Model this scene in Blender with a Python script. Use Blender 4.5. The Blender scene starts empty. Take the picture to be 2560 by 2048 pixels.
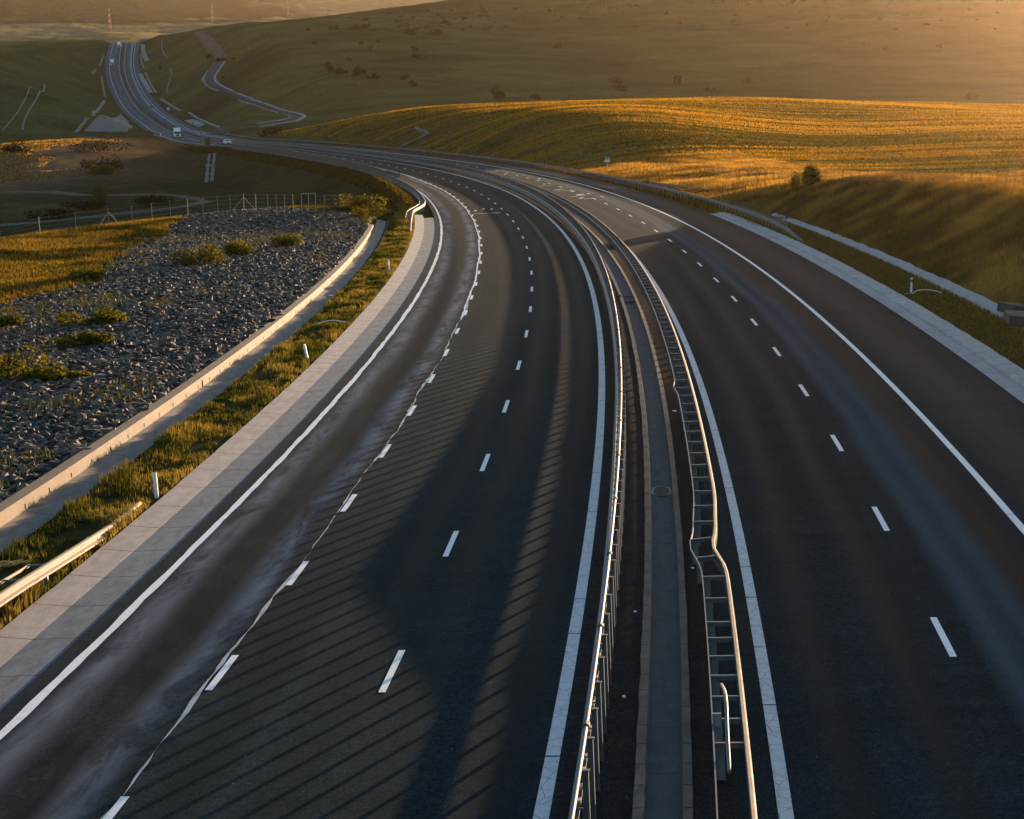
import bpy, math, random
import numpy as np
from mathutils import Matrix, Vector
random.seed(7); rng = np.random.default_rng(7)
scene = bpy.context.scene
col = scene.collection

# ------------------------------------------------------------------ camera, sky, sun, exposure
FPX, PW, PH = 4900.0, 2560.0, 2048.0
PITCH, ROLL = math.atan((1024 - 40) / 4900.0), math.radians(-1.0)

def basis(pitch, roll):
    cr, sr, cp, sp = math.cos(roll), math.sin(roll), math.cos(pitch), math.sin(pitch)
    A = np.array([[cr, -sr, 0], [sr, cr, 0], [0, 0, 1.0]])
    B = np.array([[1, 0, 0], [0, sp, -cp], [0, cp, sp]])
    return B @ A

RC = basis(PITCH, ROLL)
cam = bpy.data.cameras.new('camera'); cam_o = bpy.data.objects.new('camera', cam); col.objects.link(cam_o)
cam.sensor_width = 36.0; cam.lens = FPX / PW * 36.0; cam.clip_start = 1.0; cam.clip_end = 30000
cam_o.matrix_world = Matrix([[*RC[0], 0], [*RC[1], 0], [*RC[2], 0], [0, 0, 0, 1]])
scene.camera = cam_o

SUN_AZ, SUN_EL = math.radians(28.5), math.radians(2.55)
world = bpy.data.worlds.new('World'); scene.world = world; world.use_nodes = True
wn = world.node_tree; sky = wn.nodes.new('ShaderNodeTexSky'); sky.sky_type = 'NISHITA'; sky.sun_disc = False
sky.sun_elevation = SUN_EL; sky.sun_rotation = SUN_AZ; sky.dust_density = 0.4; sky.ozone_density = 2.2
wn.links.new(sky.outputs[0], wn.nodes['Background'].inputs[0]); wn.nodes['Background'].inputs[1].default_value = 0.11
sl = bpy.data.lights.new('sun', 'SUN'); sl.energy = 4.0; sl.angle = math.radians(0.5); sl.color = (1.0, 0.69, 0.43)
so = bpy.data.objects.new('sun', sl); col.objects.link(so)
sd = Vector((math.sin(SUN_AZ) * math.cos(SUN_EL), math.cos(SUN_AZ) * math.cos(SUN_EL), math.sin(SUN_EL)))
so.rotation_euler = sd.to_track_quat('Z', 'Y').to_euler(); so.location = (200, 300, 200)
scene.view_settings.view_transform = 'Standard'; scene.view_settings.look = 'None'
scene.view_settings.exposure = 2.42; scene.view_settings.gamma = 1.0
scene.cycles.max_bounces = 6; scene.cycles.transparent_max_bounces = 8; scene.cycles.volume_bounces = 0

# ------------------------------------------------------------------ helpers
def rays(px):
    p = np.atleast_2d(np.array(px, float))
    d = np.stack([(p[:, 0] - PW / 2) / FPX, -(p[:, 1] - PH / 2) / FPX, -np.ones(len(p))], 1)
    return d @ RC.T

def proj(X):
    c = np.atleast_2d(X) @ RC
    return np.stack([PW / 2 + FPX * c[:, 0] / -c[:, 2], PH / 2 - FPX * c[:, 1] / -c[:, 2]], 1)

def tag(o, label=None, cat=None, group=None, kind=None):
    if label: o['label'] = label
    if cat: o['category'] = cat
    if group: o['group'] = group
    if kind: o['kind'] = kind
    return o

def link(name, me, mat=None, parent=None):
    o = bpy.data.objects.new(name, me); col.objects.link(o)
    if mat is not None and len(me.materials) == 0: me.materials.append(mat)
    if parent is not None: o.parent = parent
    return o

def mesh_np(name, V, Fc, mat=None, parent=None, uv=None, smooth=False, attr=None, vcol=None):
    """V (n,3); Fc (m,3) or (m,4) int; uv per vertex"""
    V = np.asarray(V, np.float32); Fc = np.asarray(Fc, np.int32)
    me = bpy.data.meshes.new(name); k = Fc.shape[1]
    me.vertices.add(len(V)); me.vertices.foreach_set('co', V.ravel())
    me.loops.add(Fc.size); me.loops.foreach_set('vertex_index', Fc.ravel())
    me.polygons.add(len(Fc)); me.polygons.foreach_set('loop_start', np.arange(0, Fc.size, k, dtype=np.int32))
    me.polygons.foreach_set('loop_total', np.full(len(Fc), k, np.int32))
    me.polygons.foreach_set('use_smooth', np.full(len(Fc), bool(smooth)))
    me.update(calc_edges=True)
    if uv is not None:
        l = me.uv_layers.new(name='UVMap'); l.data.foreach_set('uv', np.asarray(uv, np.float32)[Fc.ravel()].ravel())
    if attr:
        for nm, a in attr.items():
            at = me.attributes.new(nm, 'FLOAT', 'POINT'); at.data.foreach_set('value', np.asarray(a, np.float32))
    if vcol is not None:
        at = me.attributes.new('cover', 'FLOAT_COLOR', 'POINT')
        at.data.foreach_set('color', np.c_[vcol, np.ones(len(vcol))].astype(np.float32).ravel())
    me.validate()
    return link(name, me, mat, parent)

class MB:
    """collects boxes, bars, discs into one mesh"""
    def __init__(s): s.v = []; s.f = []
    def add(s, V, Fs):
        n = len(s.v); s.v += [tuple(map(float, p)) for p in V]; s.f += [tuple(n + i for i in f) for f in Fs]
    def box(s, c, d, M=None, taper=1.0):
        x, y, z = [q / 2 for q in d]
        P = [(-x, -y, -z), (x, -y, -z), (x, y, -z), (-x, y, -z), (-x * taper, -y * taper, z), (x * taper, -y * taper, z), (x * taper, y * taper, z), (-x * taper, y * taper, z)]
        P = [Vector(p) + Vector(c) for p in P]
        if M is not None: P = [M @ p for p in P]
        s.add(P, [(0, 3, 2, 1), (4, 5, 6, 7), (0, 1, 5, 4), (1, 2, 6, 5), (2, 3, 7, 6), (3, 0, 4, 7)])
    def prism(s, pts, x0, x1, M=None):      # polygon in (y,z) extruded along x
        n = len(pts); P = [Vector((x0, y, z)) for y, z in pts] + [Vector((x1, y, z)) for y, z in pts]
        if M is not None: P = [M @ p for p in P]
        s.add(P, [tuple(range(n - 1, -1, -1)), tuple(range(n, 2 * n))] + [(i, (i + 1) % n, n + (i + 1) % n, n + i) for i in range(n)])
    def tube(s, pts, r, n=6, r1=None):
        pts = [Vector(p) for p in pts]; base = len(s.v); N = len(pts)
        for i, p in enumerate(pts):
            t = (pts[min(i + 1, N - 1)] - pts[max(i - 1, 0)]).normalized()
            a = t.cross(Vector((0, 0, 1))); a = a.normalized() if a.length > 1e-3 else Vector((1, 0, 0)); b = t.cross(a)
            rr = r if r1 is None else r + (r1 - r) * i / (N - 1)
            for k in range(n):
                q = p + (a * math.cos(2 * math.pi * k / n) + b * math.sin(2 * math.pi * k / n)) * rr; s.v.append(tuple(q))
        for i in range(N - 1):
            for k in range(n):
                s.f.append((base + i * n + k, base + i * n + (k + 1) % n, base + (i + 1) * n + (k + 1) % n, base + (i + 1) * n + k))
        s.f.append(tuple(base + k for k in range(n))); s.f.append(tuple(base + (N - 1) * n + k for k in range(n - 1, -1, -1)))
    def disc(s, c, r, w, M=None, n=16):     # wheel along x
        P = [Vector((c[0] + sx * w / 2, c[1] + r * math.cos(2 * math.pi * k / n), c[2] + r * math.sin(2 * math.pi * k / n))) for sx in (-1, 1) for k in range(n)]
        if M is not None: P = [M @ p for p in P]
        s.add(P, [tuple(range(n)), tuple(range(2 * n - 1, n - 1, -1))] + [(k, (k + 1) % n, n + (k + 1) % n, n + k) for k in range(n)])
    def build(s, name, mat, parent=None, bevel=0):
        me = bpy.data.meshes.new(name); me.from_pydata(s.v, [], s.f); me.update()
        o = link(name, me, mat, parent)
        if bevel:
            m = o.modifiers.new('bevel', 'BEVEL'); m.width = bevel; m.segments = 2; m.limit_method = 'ANGLE'
        return o

def empty(name, M=None, loc=None):
    o = bpy.data.objects.new(name, None); col.objects.link(o); o.empty_display_size = .2
    if M is not None: o.matrix_world = M
    if loc is not None: o.location = loc
    return o

# numpy value noise
_perm = rng.random((256, 256))
def vnoise(x, y):
    xi = np.floor(x).astype(int); yi = np.floor(y).astype(int); fx = x - xi; fy = y - yi
    fx = fx * fx * (3 - 2 * fx); fy = fy * fy * (3 - 2 * fy)
    g = lambda a, b: _perm[a & 255, b & 255]
    return (g(xi, yi) * (1 - fx) + g(xi + 1, yi) * fx) * (1 - fy) + (g(xi, yi + 1) * (1 - fx) + g(xi + 1, yi + 1) * fx) * fy - .5
def fbm(x, y, o=4):
    r = 0; a = 1.0
    for i in range(o): r = r + a * vnoise(x * 2 ** i + 17.3 * i, y * 2 ** i + 9.1 * i); a *= .5
    return r

# ------------------------------------------------------------------ materials
def mat(name, build, rough=0.8, spec=0.3, **kw):
    m = bpy.data.materials.new(name); m.use_nodes = True; nt = m.node_tree
    b = nt.nodes['Principled BSDF']; b.inputs['Roughness'].default_value = rough; b.inputs['Specular IOR Level'].default_value = spec
    for k, v in kw.items(): b.inputs[k].default_value = v
    if callable(build): build(nt, b)
    else: b.inputs['Base Color'].default_value = (*build, 1)
    return m

class G:
    """tiny node helper"""
    def __init__(s, nt): s.nt = nt
    def n(s, t, **k):
        x = s.nt.nodes.new(t)
        for a, v in k.items(): setattr(x, a, v)
        return x
    def l(s, a, b): s.nt.links.new(a, b)
    def coord(s, kind='Object', scale=(1, 1, 1)):
        c = s.n('ShaderNodeTexCoord'); m = s.n('ShaderNodeMapping'); m.inputs['Scale'].default_value = scale
        s.l(c.outputs[kind], m.inputs[0]); return m.outputs[0]
    def noise(s, co, scale, detail=4, rough=.55, dist=0):
        x = s.n('ShaderNodeTexNoise'); x.inputs['Scale'].default_value = scale; x.inputs['Detail'].default_value = detail
        x.inputs['Roughness'].default_value = rough; x.inputs['Distortion'].default_value = dist
        s.l(co, x.inputs['Vector']); return x.outputs['Fac']
    def ramp(s, f, stops):
        r = s.n('ShaderNodeValToRGB'); e = r.color_ramp.elements
        while len(e) > 1: e.remove(e[-1])
        for i, (p, c) in enumerate(stops):
            q = e[0] if i == 0 else e.new(p); q.position = p
            c = (c, c, c) if not isinstance(c, (tuple, list)) else c; q.color = (*c, 1)
        s.l(f, r.inputs[0]); return r.outputs[0]
    def mix(s, f, a, b, mode='MIX'):
        x = s.n('ShaderNodeMix', data_type='RGBA', blend_type=mode)
        for i, v in ((0, f), (6, a), (7, b)):
            if isinstance(v, (int, float)) : x.inputs[i].default_value = v if i == 0 else (v, v, v, 1)
            elif isinstance(v, tuple): x.inputs[i].default_value = (*v, 1)
            else: s.l(v, x.inputs[i])
        return x.outputs[2]
    def math(s, op, a, b=None, c=None):
        x = s.n('ShaderNodeMath', operation=op)
        for i, v in enumerate((a, b, c)):
            if v is None: continue
            if isinstance(v, (int, float)): x.inputs[i].default_value = v
            else: s.l(v, x.inputs[i])
        return x.outputs[0]
    def bump(s, h, st, dist=.02, nrm=None):
        b = s.n('ShaderNodeBump'); b.inputs['Strength'].default_value = st; b.inputs['Distance'].default_value = dist
        s.l(h, b.inputs['Height'])
        if nrm is not None: s.l(nrm, b.inputs['Normal'])
        return b.outputs[0]

def asphalt(name, c0, c1, bands, truck=False, K=1.12):
    c0 = tuple(x * K for x in c0); c1 = tuple(x * K for x in c1)
    return asphalt_(name, c0, c1, bands, truck)
def asphalt_(name, c0, c1, bands, truck=False):
    """bands: list of (offset centre, half width, strength) wheel tracks, polished darker; negative strength is polished wear with glare painted pale"""
    def f(nt, b):
        g = G(nt); uv = g.coord('UV', (1, 1, 1)); ob = g.coord('Object')
        sep = g.n('ShaderNodeSeparateXYZ'); g.l(uv, sep.inputs[0]); off = sep.outputs['Y']
        fine = g.noise(ob, 26, 2, .6); mid = g.noise(ob, 1.2, 5, .6)
        streak = g.noise(g.coord('UV', (.03, 1.3, 1)), 1.0, 5, .6)
        blot = g.noise(g.coord('UV', (.22, .8, 1)), 1.0, 8, .7, .5)
        cl = g.mix(g.ramp(mid, [(.3, 0), (.75, 1)]), c0, c1)
        cl = g.mix(1.0, cl, g.ramp(g.noise(ob, 6, 3, .8), [(.35, .74), (.65, 1.3)]), 'MULTIPLY')
        cl = g.mix(1.0, cl, g.ramp(g.noise(g.coord('UV', (.35, .12, 1)), 1.0, 6, .7, .8), [(.3, .80), (.7, 1.22)]), 'MULTIPLY')
        sc = g.n('ShaderNodeTexVoronoi'); sc.inputs['Scale'].default_value = 1.7; g.l(ob, sc.inputs['Vector']); cl = g.mix(g.math('LESS_THAN', sc.outputs['Distance'], .035), cl, (.14, .13, .11))
        sp = g.ramp(fine, [(.38, .50), (.62, 1.55)])
        cl = g.mix(1.0, cl, sp, 'MULTIPLY')
        cl = g.mix(1.0, cl, g.ramp(streak, [(.3, .8), (.7, 1.2)]), 'MULTIPLY')
        wob = g.math('MULTIPLY_ADD', g.noise(g.coord('UV', (.05, .2, 1)), 1.0, 4), .9, -.45)
        offw = g.math('ADD', off, wob)
        rr = None
        for (c, hw, st) in bands:
            d = g.math('ABSOLUTE', g.math('SUBTRACT', offw, c))
            k = g.ramp(g.math('DIVIDE', d, hw * 1.6), [(.15, 1), (.95, 0)])
            if truck: k = g.mix(1.0, k, g.ramp(blot, [(.40, .12), (.58, 1)]), 'MULTIPLY')
            fac = g.math('MULTIPLY', k, abs(st))
            cl = g.mix(fac, cl, (c0[0] * .32, c0[1] * .36, c0[2] * .40) if st > 0 else (c1[0] * 6.5, c1[1] * 5.8, c1[2] * 6.0))  # negative strength: polished wear, with sun and sky glare put into a paler colour
            kk = g.math('MULTIPLY', k, -.16 if st > 0 else .05)
            rr = kk if rr is None else g.math('ADD', rr, kk)
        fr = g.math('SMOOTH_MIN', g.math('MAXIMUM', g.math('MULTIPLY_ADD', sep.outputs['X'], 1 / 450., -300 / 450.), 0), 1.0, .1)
        cl = g.mix(g.math('MINIMUM', fr, 1.0), cl, g.mix(1.0, cl, (6.0, 4.4, 4.1), 'MULTIPLY'))  # far road paler: grazing sky reflection put into the base colour
        g.l(cl, b.inputs['Base Color'])
        r0 = g.math('MULTIPLY_ADD', mid, .15, .80)
        if rr is not None: r0 = g.math('ADD', r0, rr)
        g.l(r0, b.inputs['Roughness'])
        g.l(g.bump(fine, .5, .006), b.inputs['Normal'])
    return mat(name, f, .85, .012 if not truck else .016)

def concrete(name, c, joint=0, jw=.02, stain=.35, rough=.85, cross=True):
    def f(nt, b):
        g = G(nt); ob = g.coord('Object'); a = g.noise(ob, .8, 5, .6); d = g.noise(ob, 14, 4, .7)
        st = g.noise(g.coord('UV', (.9, 3.0, 1)), 1.0, 5, .65, .4)
        cl = g.mix(g.ramp(a, [(.3, 0), (.7, 1)]), tuple(x * .82 for x in c), tuple(min(1, x * 1.12) for x in c))
        cl = g.mix(1.0, cl, g.ramp(d, [(.3, .78), (.7, 1.15)]), 'MULTIPLY')
        cl = g.mix(g.math('MULTIPLY', g.ramp(st, [(.45, 0), (.75, 1)]), stain), cl, tuple(x * .38 for x in c))
        g.l(g.bump(d, .5, .01), b.inputs['Normal'])
        if joint:
            sep = g.n('ShaderNodeSeparateXYZ'); g.l(g.coord('UV'), sep.inputs[0])
            m = g.math('ABSOLUTE', g.math('SUBTRACT', g.math('FRACT', g.math('DIVIDE', sep.outputs['X'], joint)), .5))
            cl = g.mix(g.math('GREATER_THAN', m, .5 - jw / joint), cl, tuple(x * .16 for x in c))
        g.l(cl, b.inputs['Base Color'])
    return mat(name, f, rough, .25)

def paint(name, c, wear=.4, cracks=False):
    def f(nt, b):
        g = G(nt); ob = g.coord('Object'); a = g.noise(ob, 2.2, 5, .65); d = g.noise(ob, 30, 3, .7)
        cl = g.mix(g.math('MULTIPLY', g.ramp(a, [(.5, 0), (.8, 1)]), wear), c, tuple(x * .45 for x in c))
        cl = g.mix(1.0, cl, g.ramp(d, [(.3, .72), (.6, 1.08)]), 'MULTIPLY')
        if cracks:
            v = g.n('ShaderNodeTexVoronoi', feature='DISTANCE_TO_EDGE'); v.inputs['Scale'].default_value = 2.2
            g.l(ob, v.inputs['Vector']); cl = g.mix(g.math('LESS_THAN', v.outputs['Distance'], .018), cl, tuple(x * .45 for x in c))
        g.l(cl, b.inputs['Base Color'])
    return mat(name, f, .6, .4)

def steel(name, c=(.11, .125, .14), rough=.6, metal=0):
    def f(nt, b):
        g = G(nt); a = g.noise(g.coord('Object'), 3, 5, .65)
        g.l(g.mix(g.ramp(a, [(.3, 0), (.7, 1)]), tuple(x * .7 for x in c), c), b.inputs['Base Color'])
        g.l(g.math('MULTIPLY_ADD', a, .3, rough - .1), b.inputs['Roughness'])
    return mat(name, f, rough, .5, Metallic=metal)

def leafmat(name, c0, c1, trans=.45, scale=.6):
    m = bpy.data.materials.new(name); m.use_nodes = True; nt = m.node_tree; g = G(nt)
    for n in list(nt.nodes): nt.nodes.remove(n)
    out = g.n('ShaderNodeOutputMaterial'); ob = g.coord('Object')
    a = g.noise(ob, scale, 4, .7); at = g.n('ShaderNodeAttribute'); at.attribute_name = 'tone'
    f = g.math('MULTIPLY_ADD', a, .8, g.math('MULTIPLY_ADD', at.outputs['Fac'], .9, -.4))
    cl = g.mix(g.ramp(f, [(.15, 0), (.75, 1)]), c0, c1)
    d = g.n('ShaderNodeBsdfDiffuse'); t = g.n('ShaderNodeBsdfTranslucent'); mx = g.n('ShaderNodeMixShader')
    g.l(cl, d.inputs[0]); g.l(g.mix(1.0, cl, (1.25, 1.0, .45), 'MULTIPLY'), t.inputs[0]); mx.inputs[0].default_value = trans
    g.l(d.outputs[0], mx.inputs[1]); g.l(t.outputs[0], mx.inputs[2]); g.l(mx.outputs[0], out.inputs[0])
    return m

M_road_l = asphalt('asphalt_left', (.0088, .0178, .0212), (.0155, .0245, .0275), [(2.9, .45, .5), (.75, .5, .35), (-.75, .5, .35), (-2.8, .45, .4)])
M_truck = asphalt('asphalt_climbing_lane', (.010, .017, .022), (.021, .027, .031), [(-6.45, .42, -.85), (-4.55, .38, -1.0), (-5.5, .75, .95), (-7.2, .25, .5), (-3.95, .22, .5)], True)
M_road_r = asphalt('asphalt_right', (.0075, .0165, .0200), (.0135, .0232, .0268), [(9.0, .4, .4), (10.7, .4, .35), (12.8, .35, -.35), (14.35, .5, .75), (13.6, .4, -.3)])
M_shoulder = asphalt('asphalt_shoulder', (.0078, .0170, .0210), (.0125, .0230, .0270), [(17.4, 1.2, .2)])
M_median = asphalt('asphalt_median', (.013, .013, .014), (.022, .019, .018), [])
M_white = paint('white_paint', (.78, .80, .80)); M_white_old = paint('worn_white_band', (.50, .53, .56), .5, True)
M_dirtyseam = paint('crack_sealing', (.42, .41, .41), .5)
M_faded = paint('faded_paint', (.5, .5, .5), .8)
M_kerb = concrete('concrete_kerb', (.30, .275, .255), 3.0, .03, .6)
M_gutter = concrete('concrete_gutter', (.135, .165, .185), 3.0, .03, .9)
M_gutter_r = concrete('concrete_gutter_right', (.36, .34, .345), 2.5, .015, .35)
M_kerb_r = concrete('concrete_kerb_right', (.38, .37, .36), 2.0, .02, .4)
M_channel = concrete('concrete_channel', (.20, .18, .16), 5.0, .03, .8)
M_wall = concrete('concrete_wall', (.15, .112, .075), 5.0, .015, .4)
M_medgut = concrete('concrete_median_gutter', (.055, .067, .072), 2.6, .015, .8)
M_stoneb = concrete('concrete_stone_border', (.11, .093, .082), 1.1, .02, .8)
M_oldcon = concrete('concrete_weathered', (.20, .21, .20), 1.0, .03, .7)
M_oldcon_dk = concrete('concrete_weathered_dark', (.15, .145, .13), 2.2, .05, .8)
M_steel = steel('galvanised_steel'); M_steel_dk = steel('weathered_steel', (.20, .22, .23), .6, .4)
M_rail_sun = steel('rail_sun_tint', (.105, .072, .038), .6, 0)  # rail steel with warm low sunlight mixed into its colour
M_rail_cream = steel('galvanised_rail_sun_tint', (.075, .060, .048), .75, 0)  # galvanised steel, cream tint of sunlit faces painted into the colour
M_rock = None
def _rock(nt, b):
    g = G(nt); at = g.n('ShaderNodeAttribute'); at.attribute_name = 'tone'; ob = g.coord('Object')
    n = g.noise(ob, 6, 4, .6)
    c = g.mix(at.outputs['Fac'], (.018, .017, .017), (.20, .145, .10)); c = g.mix(1.0, c, g.ramp(n, [(.3, .75), (.7, 1.2)]), 'MULTIPLY')
    g.l(c, b.inputs['Base Color']); g.l(g.bump(n, .5, .02), b.inputs['Normal'])
M_rock = mat('riprap_stone', _rock, .8, .3)

def _terrain(nt, b):
    g = G(nt); ob = g.coord('Object'); at = g.n('ShaderNodeAttribute'); at.attribute_name = 'cover'
    n1 = g.noise(ob, .02, 6, .65); n2 = g.noise(ob, .35, 6, .7); n3 = g.noise(ob, 3.0, 4, .7)
    c = g.mix(1.0, at.outputs['Color'], g.ramp(n1, [(.3, (.55, .62, .66)), (.7, (1.45, 1.38, 1.1))]), 'MULTIPLY')
    c = g.mix(1.0, c, g.ramp(n2, [(.3, .62), (.7, 1.35)]), 'MULTIPLY')
    c = g.mix(1.0, c, g.ramp(n3, [(.3, .75), (.7, 1.25)]), 'MULTIPLY')
    rows = g.n('ShaderNodeAttribute'); rows.attribute_name = 'rows'
    m = g.n('ShaderNodeMapping'); g.l(g.coord('Object'), m.inputs[0]); m.inputs['Rotation'].default_value = (0, 0, math.radians(-8)); m.inputs['Scale'].default_value = (.02, 1, 1)
    w = g.noise(m.outputs[0], .55, 3, .6, .5); wm = g.math('MULTIPLY', w, rows.outputs['Fac'])
    b1 = g.bump(n2, .9, .35); b2 = g.bump(n3, .7, .08, b1); b3 = g.bump(wm, 1.0, .9, b2)
    g.l(b3, b.inputs['Normal']); g.l(c, b.inputs['Base Color'])
M_terrain = mat('terrain', _terrain, 1.0, 0.0)

M_grass_fg = leafmat('verge_grass', (.040, .052, .013), (.17, .14, .042), .45)
M_grass_gold = leafmat('golden_field_grass', (.035, .037, .008), (.29, .172, .021), .55, .15)
M_grass_olive = leafmat('olive_grass', (.022, .027, .009), (.135, .098, .023), .45, .3)
M_grass_dry = leafmat('dry_tall_grass', (.08, .055, .018), (.34, .215, .06), .5, .3)
M_leaf = leafmat('shrub_leaves', (.035, .045, .010), (.13, .12, .022), .4, 1.5)
M_leaf_dk = leafmat('hill_shrub_leaves', (.012, .017, .009), (.030, .032, .014), .06, 1)
M_bark = mat('bark', (.06, .045, .035), .9)
# ------------------------------------------------------------------ the motorway alignment
# near part: a banked plane 11.87 m below the camera falling 4.3 %, left curve of radius 1272 m; then the far part up to the crest
RPl = basis(math.radians(8.94), math.radians(-2.45)); PL = RC @ RPl.T      # plane frame -> world
KP = 11.865; CX, CY, CR = -1269.745, 148.455, 1271.566
def plane_pt(s, off, h=0.0):
    s = np.asarray(s, float); th = s / CR; r = CR + off
    P = np.stack([CX + r * np.cos(th), CY + r * np.sin(th), np.zeros_like(th) - KP + h], -1)
    return P @ PL.T
NN = PL @ np.array([0, 0, 1.0])
MED = 5.83
far_knots = [(2.34, 255.97, -22.6), (-2.98, 304.28, -24.77), (-10.15, 354.78, -27.08), (-19.75, 408.16, -29.57), (-63.2, 557.65, -35.13), (-81.79, 612.0, -37.36), (-106.02, 688.54, -40.77), (-123.56, 774.22, -44.11), (-138.08, 840.21, -47.42), (-150.74, 918.67, -50.6), (-168.67, 1002.23, -54.52), (-191.52, 1099.19, -56.02), (-213.59, 1185.2, -55.45), (-238.89, 1287.64, -53.57), (-267.13, 1411.17, -50.28), (-304.08, 1574.56, -36.96), (-333.13, 1741.65, -19.1)]
near_knots = plane_pt(np.arange(-260, 91, 15.0), MED)
K = np.vstack([near_knots, np.array(far_knots)])

def spline(P, T=None, step=2.0):
    P = np.array(P, float); t = np.r_[0, np.cumsum(np.sqrt((np.diff(P, axis=0) ** 2).sum(1)))]
    N = len(t); h = np.diff(t); A = np.zeros((N, N)); B = np.zeros((N, P.shape[1])); A[0, 0] = A[-1, -1] = 1
    for i in range(1, N - 1):
        A[i, i - 1] = h[i - 1]; A[i, i] = 2 * (h[i - 1] + h[i]); A[i, i + 1] = h[i]
        B[i] = 6 * ((P[i + 1] - P[i]) / h[i] - (P[i] - P[i - 1]) / h[i - 1])
    Mm = np.linalg.solve(A, B)
    if T is None: T = np.linspace(0, t[-1], int(t[-1] / step) + 1)
    i = np.clip(np.searchsorted(t, T) - 1, 0, N - 2); hi = h[i][:, None]; a = (t[i + 1] - T)[:, None] / hi; c = 1 - a
    return a * P[i] + c * P[i + 1] + ((a ** 3 - a) * Mm[i] + (c ** 3 - c) * Mm[i + 1]) * hi ** 2 / 6

AX = spline(K, step=2.0)
# even out the far part of the alignment
_a = np.arange(len(AX)) * 2.0 - 260; _k = np.exp(-.5 * (np.arange(-45, 46) / 16.0) ** 2); _k /= _k.sum()
_sm = np.stack([np.convolve(np.pad(AX[:, q], 45, mode='reflect', reflect_type='odd'), _k, 'valid') for q in range(3)], 1)
_b = np.clip((_a - 130) / 150, 0, 1)[:, None]; AX = AX * (1 - _b) + _sm * _b
# run on beyond the crest, falling gently out of sight
tdir = AX[-1] - AX[-4]; tdir[2] = 0; tdir /= np.linalg.norm(tdir)
h0 = math.atan2(tdir[0], tdir[1]); ext = []; p = AX[-1].copy(); sl0 = (AX[-1] - AX[-4])[2] / np.linalg.norm((AX[-1] - AX[-4])[:2])
for i in range(150):
    h0 += .0022; sl0 = max(-.05, sl0 - .006); p = p + np.array([math.sin(h0) * 2, math.cos(h0) * 2, sl0 * 2]); ext.append(p.copy())
AX = np.vstack([AX, np.array(ext)])
AT = np.gradient(AX, axis=0); AT /= np.linalg.norm(AT, axis=1)[:, None]
_arc = np.r_[0, np.cumsum(np.linalg.norm(np.diff(AX, axis=0), axis=1))]
_w = np.clip((_arc - (260 + 250)) / 220, 0, 1)[:, None]; _w = _w * _w * (3 - 2 * _w)
AN = NN * (1 - _w) + np.array([0, 0, 1.0]) * _w; AN /= np.linalg.norm(AN, axis=1)[:, None]
AL = np.cross(AT, AN); AL /= np.linalg.norm(AL, axis=1)[:, None]; AU = np.cross(AL, AT)
AC = AX - MED * AL
AS = np.r_[0, np.cumsum(np.linalg.norm(np.diff(AC, axis=0), axis=1))]
# anchor: s measured along the C line, circle start = -260
AS = AS - 260 * 1.0
S_END = AS[-1]

def frame(s):
    s = np.asarray(s, float)
    f = lambda A: np.stack([np.interp(s, AS, A[:, k]) for k in range(3)], -1)
    c, l, u, t = f(AC), f(AL), f(AU), f(AT)
    return c, l, u, t

def P3(s, off, h=0.0):
    c, l, u, t = frame(s)
    return c + l * np.asarray(off)[..., None] + u * np.asarray(h)[..., None]

def mtx(s, off, h=0.0, upright=False):
    c, l, u, t = frame(s); p = P3(s, off, h)
    if upright: u = np.array([0, 0, 1.0]); l = np.cross(t, u); l /= np.linalg.norm(l); t = np.cross(u, l)
    return Matrix([[l[0], t[0], u[0], p[0]], [l[1], t[1], u[1], p[1]], [l[2], t[2], u[2], p[2]], [0, 0, 0, 1]])

def val(v, s): return np.broadcast_to(np.asarray(v(s) if callable(v) else v, float), s.shape)

def sweep(name, s0, s1, prof, m, parent=None, step=2.0, kind='structure', smooth=False, closed=False, caps=False):
    s = np.linspace(s0, s1, max(2, int((s1 - s0) / step) + 1)); n = len(prof)
    cols = []; uvs = []
    for (o, h) in prof:
        oo = val(o, s); hh = val(h, s); cols.append(P3(s, oo, hh)); uvs.append(np.stack([s, oo], 1))
    V = np.stack(cols, 1).reshape(-1, 3); UV = np.stack(uvs, 1).reshape(-1, 2)
    i = np.arange(len(s) - 1)[:, None] * n; j = np.arange(n if closed else n - 1)[None, :]; j2 = (j + 1) % n
    Fq = np.stack([i + j, i + j2, i + n + j2, i + n + j], -1).reshape(-1, 4)
    if caps and n == 4: Fq = np.vstack([Fq, [[3, 2, 1, 0]], [[(len(s) - 1) * n + k for k in range(4)]]])
    o_ = mesh_np(name, V, Fq, m, parent, uv=UV, smooth=smooth)
    if kind and parent is None: o_['kind'] = kind
    return o_

# pixel of the photograph -> (s, off) on the road surface
_ss = np.arange(-140, S_END - 10, 1.0); _oo = np.arange(-60, 60, .5)
_gs, _go = np.meshgrid(_ss, _oo, indexing='ij'); _gp = proj(P3(_gs.ravel(), _go.ravel()))
def road_px(x, y, omin=-60, omax=60):
    g = (_go.ravel() >= omin) & (_go.ravel() <= omax)
    d = ((_gp[g] - (x, y)) ** 2).sum(1); i = d.argmin(); return float(_gs.ravel()[g][i]), float(_go.ravel()[g][i])

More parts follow.
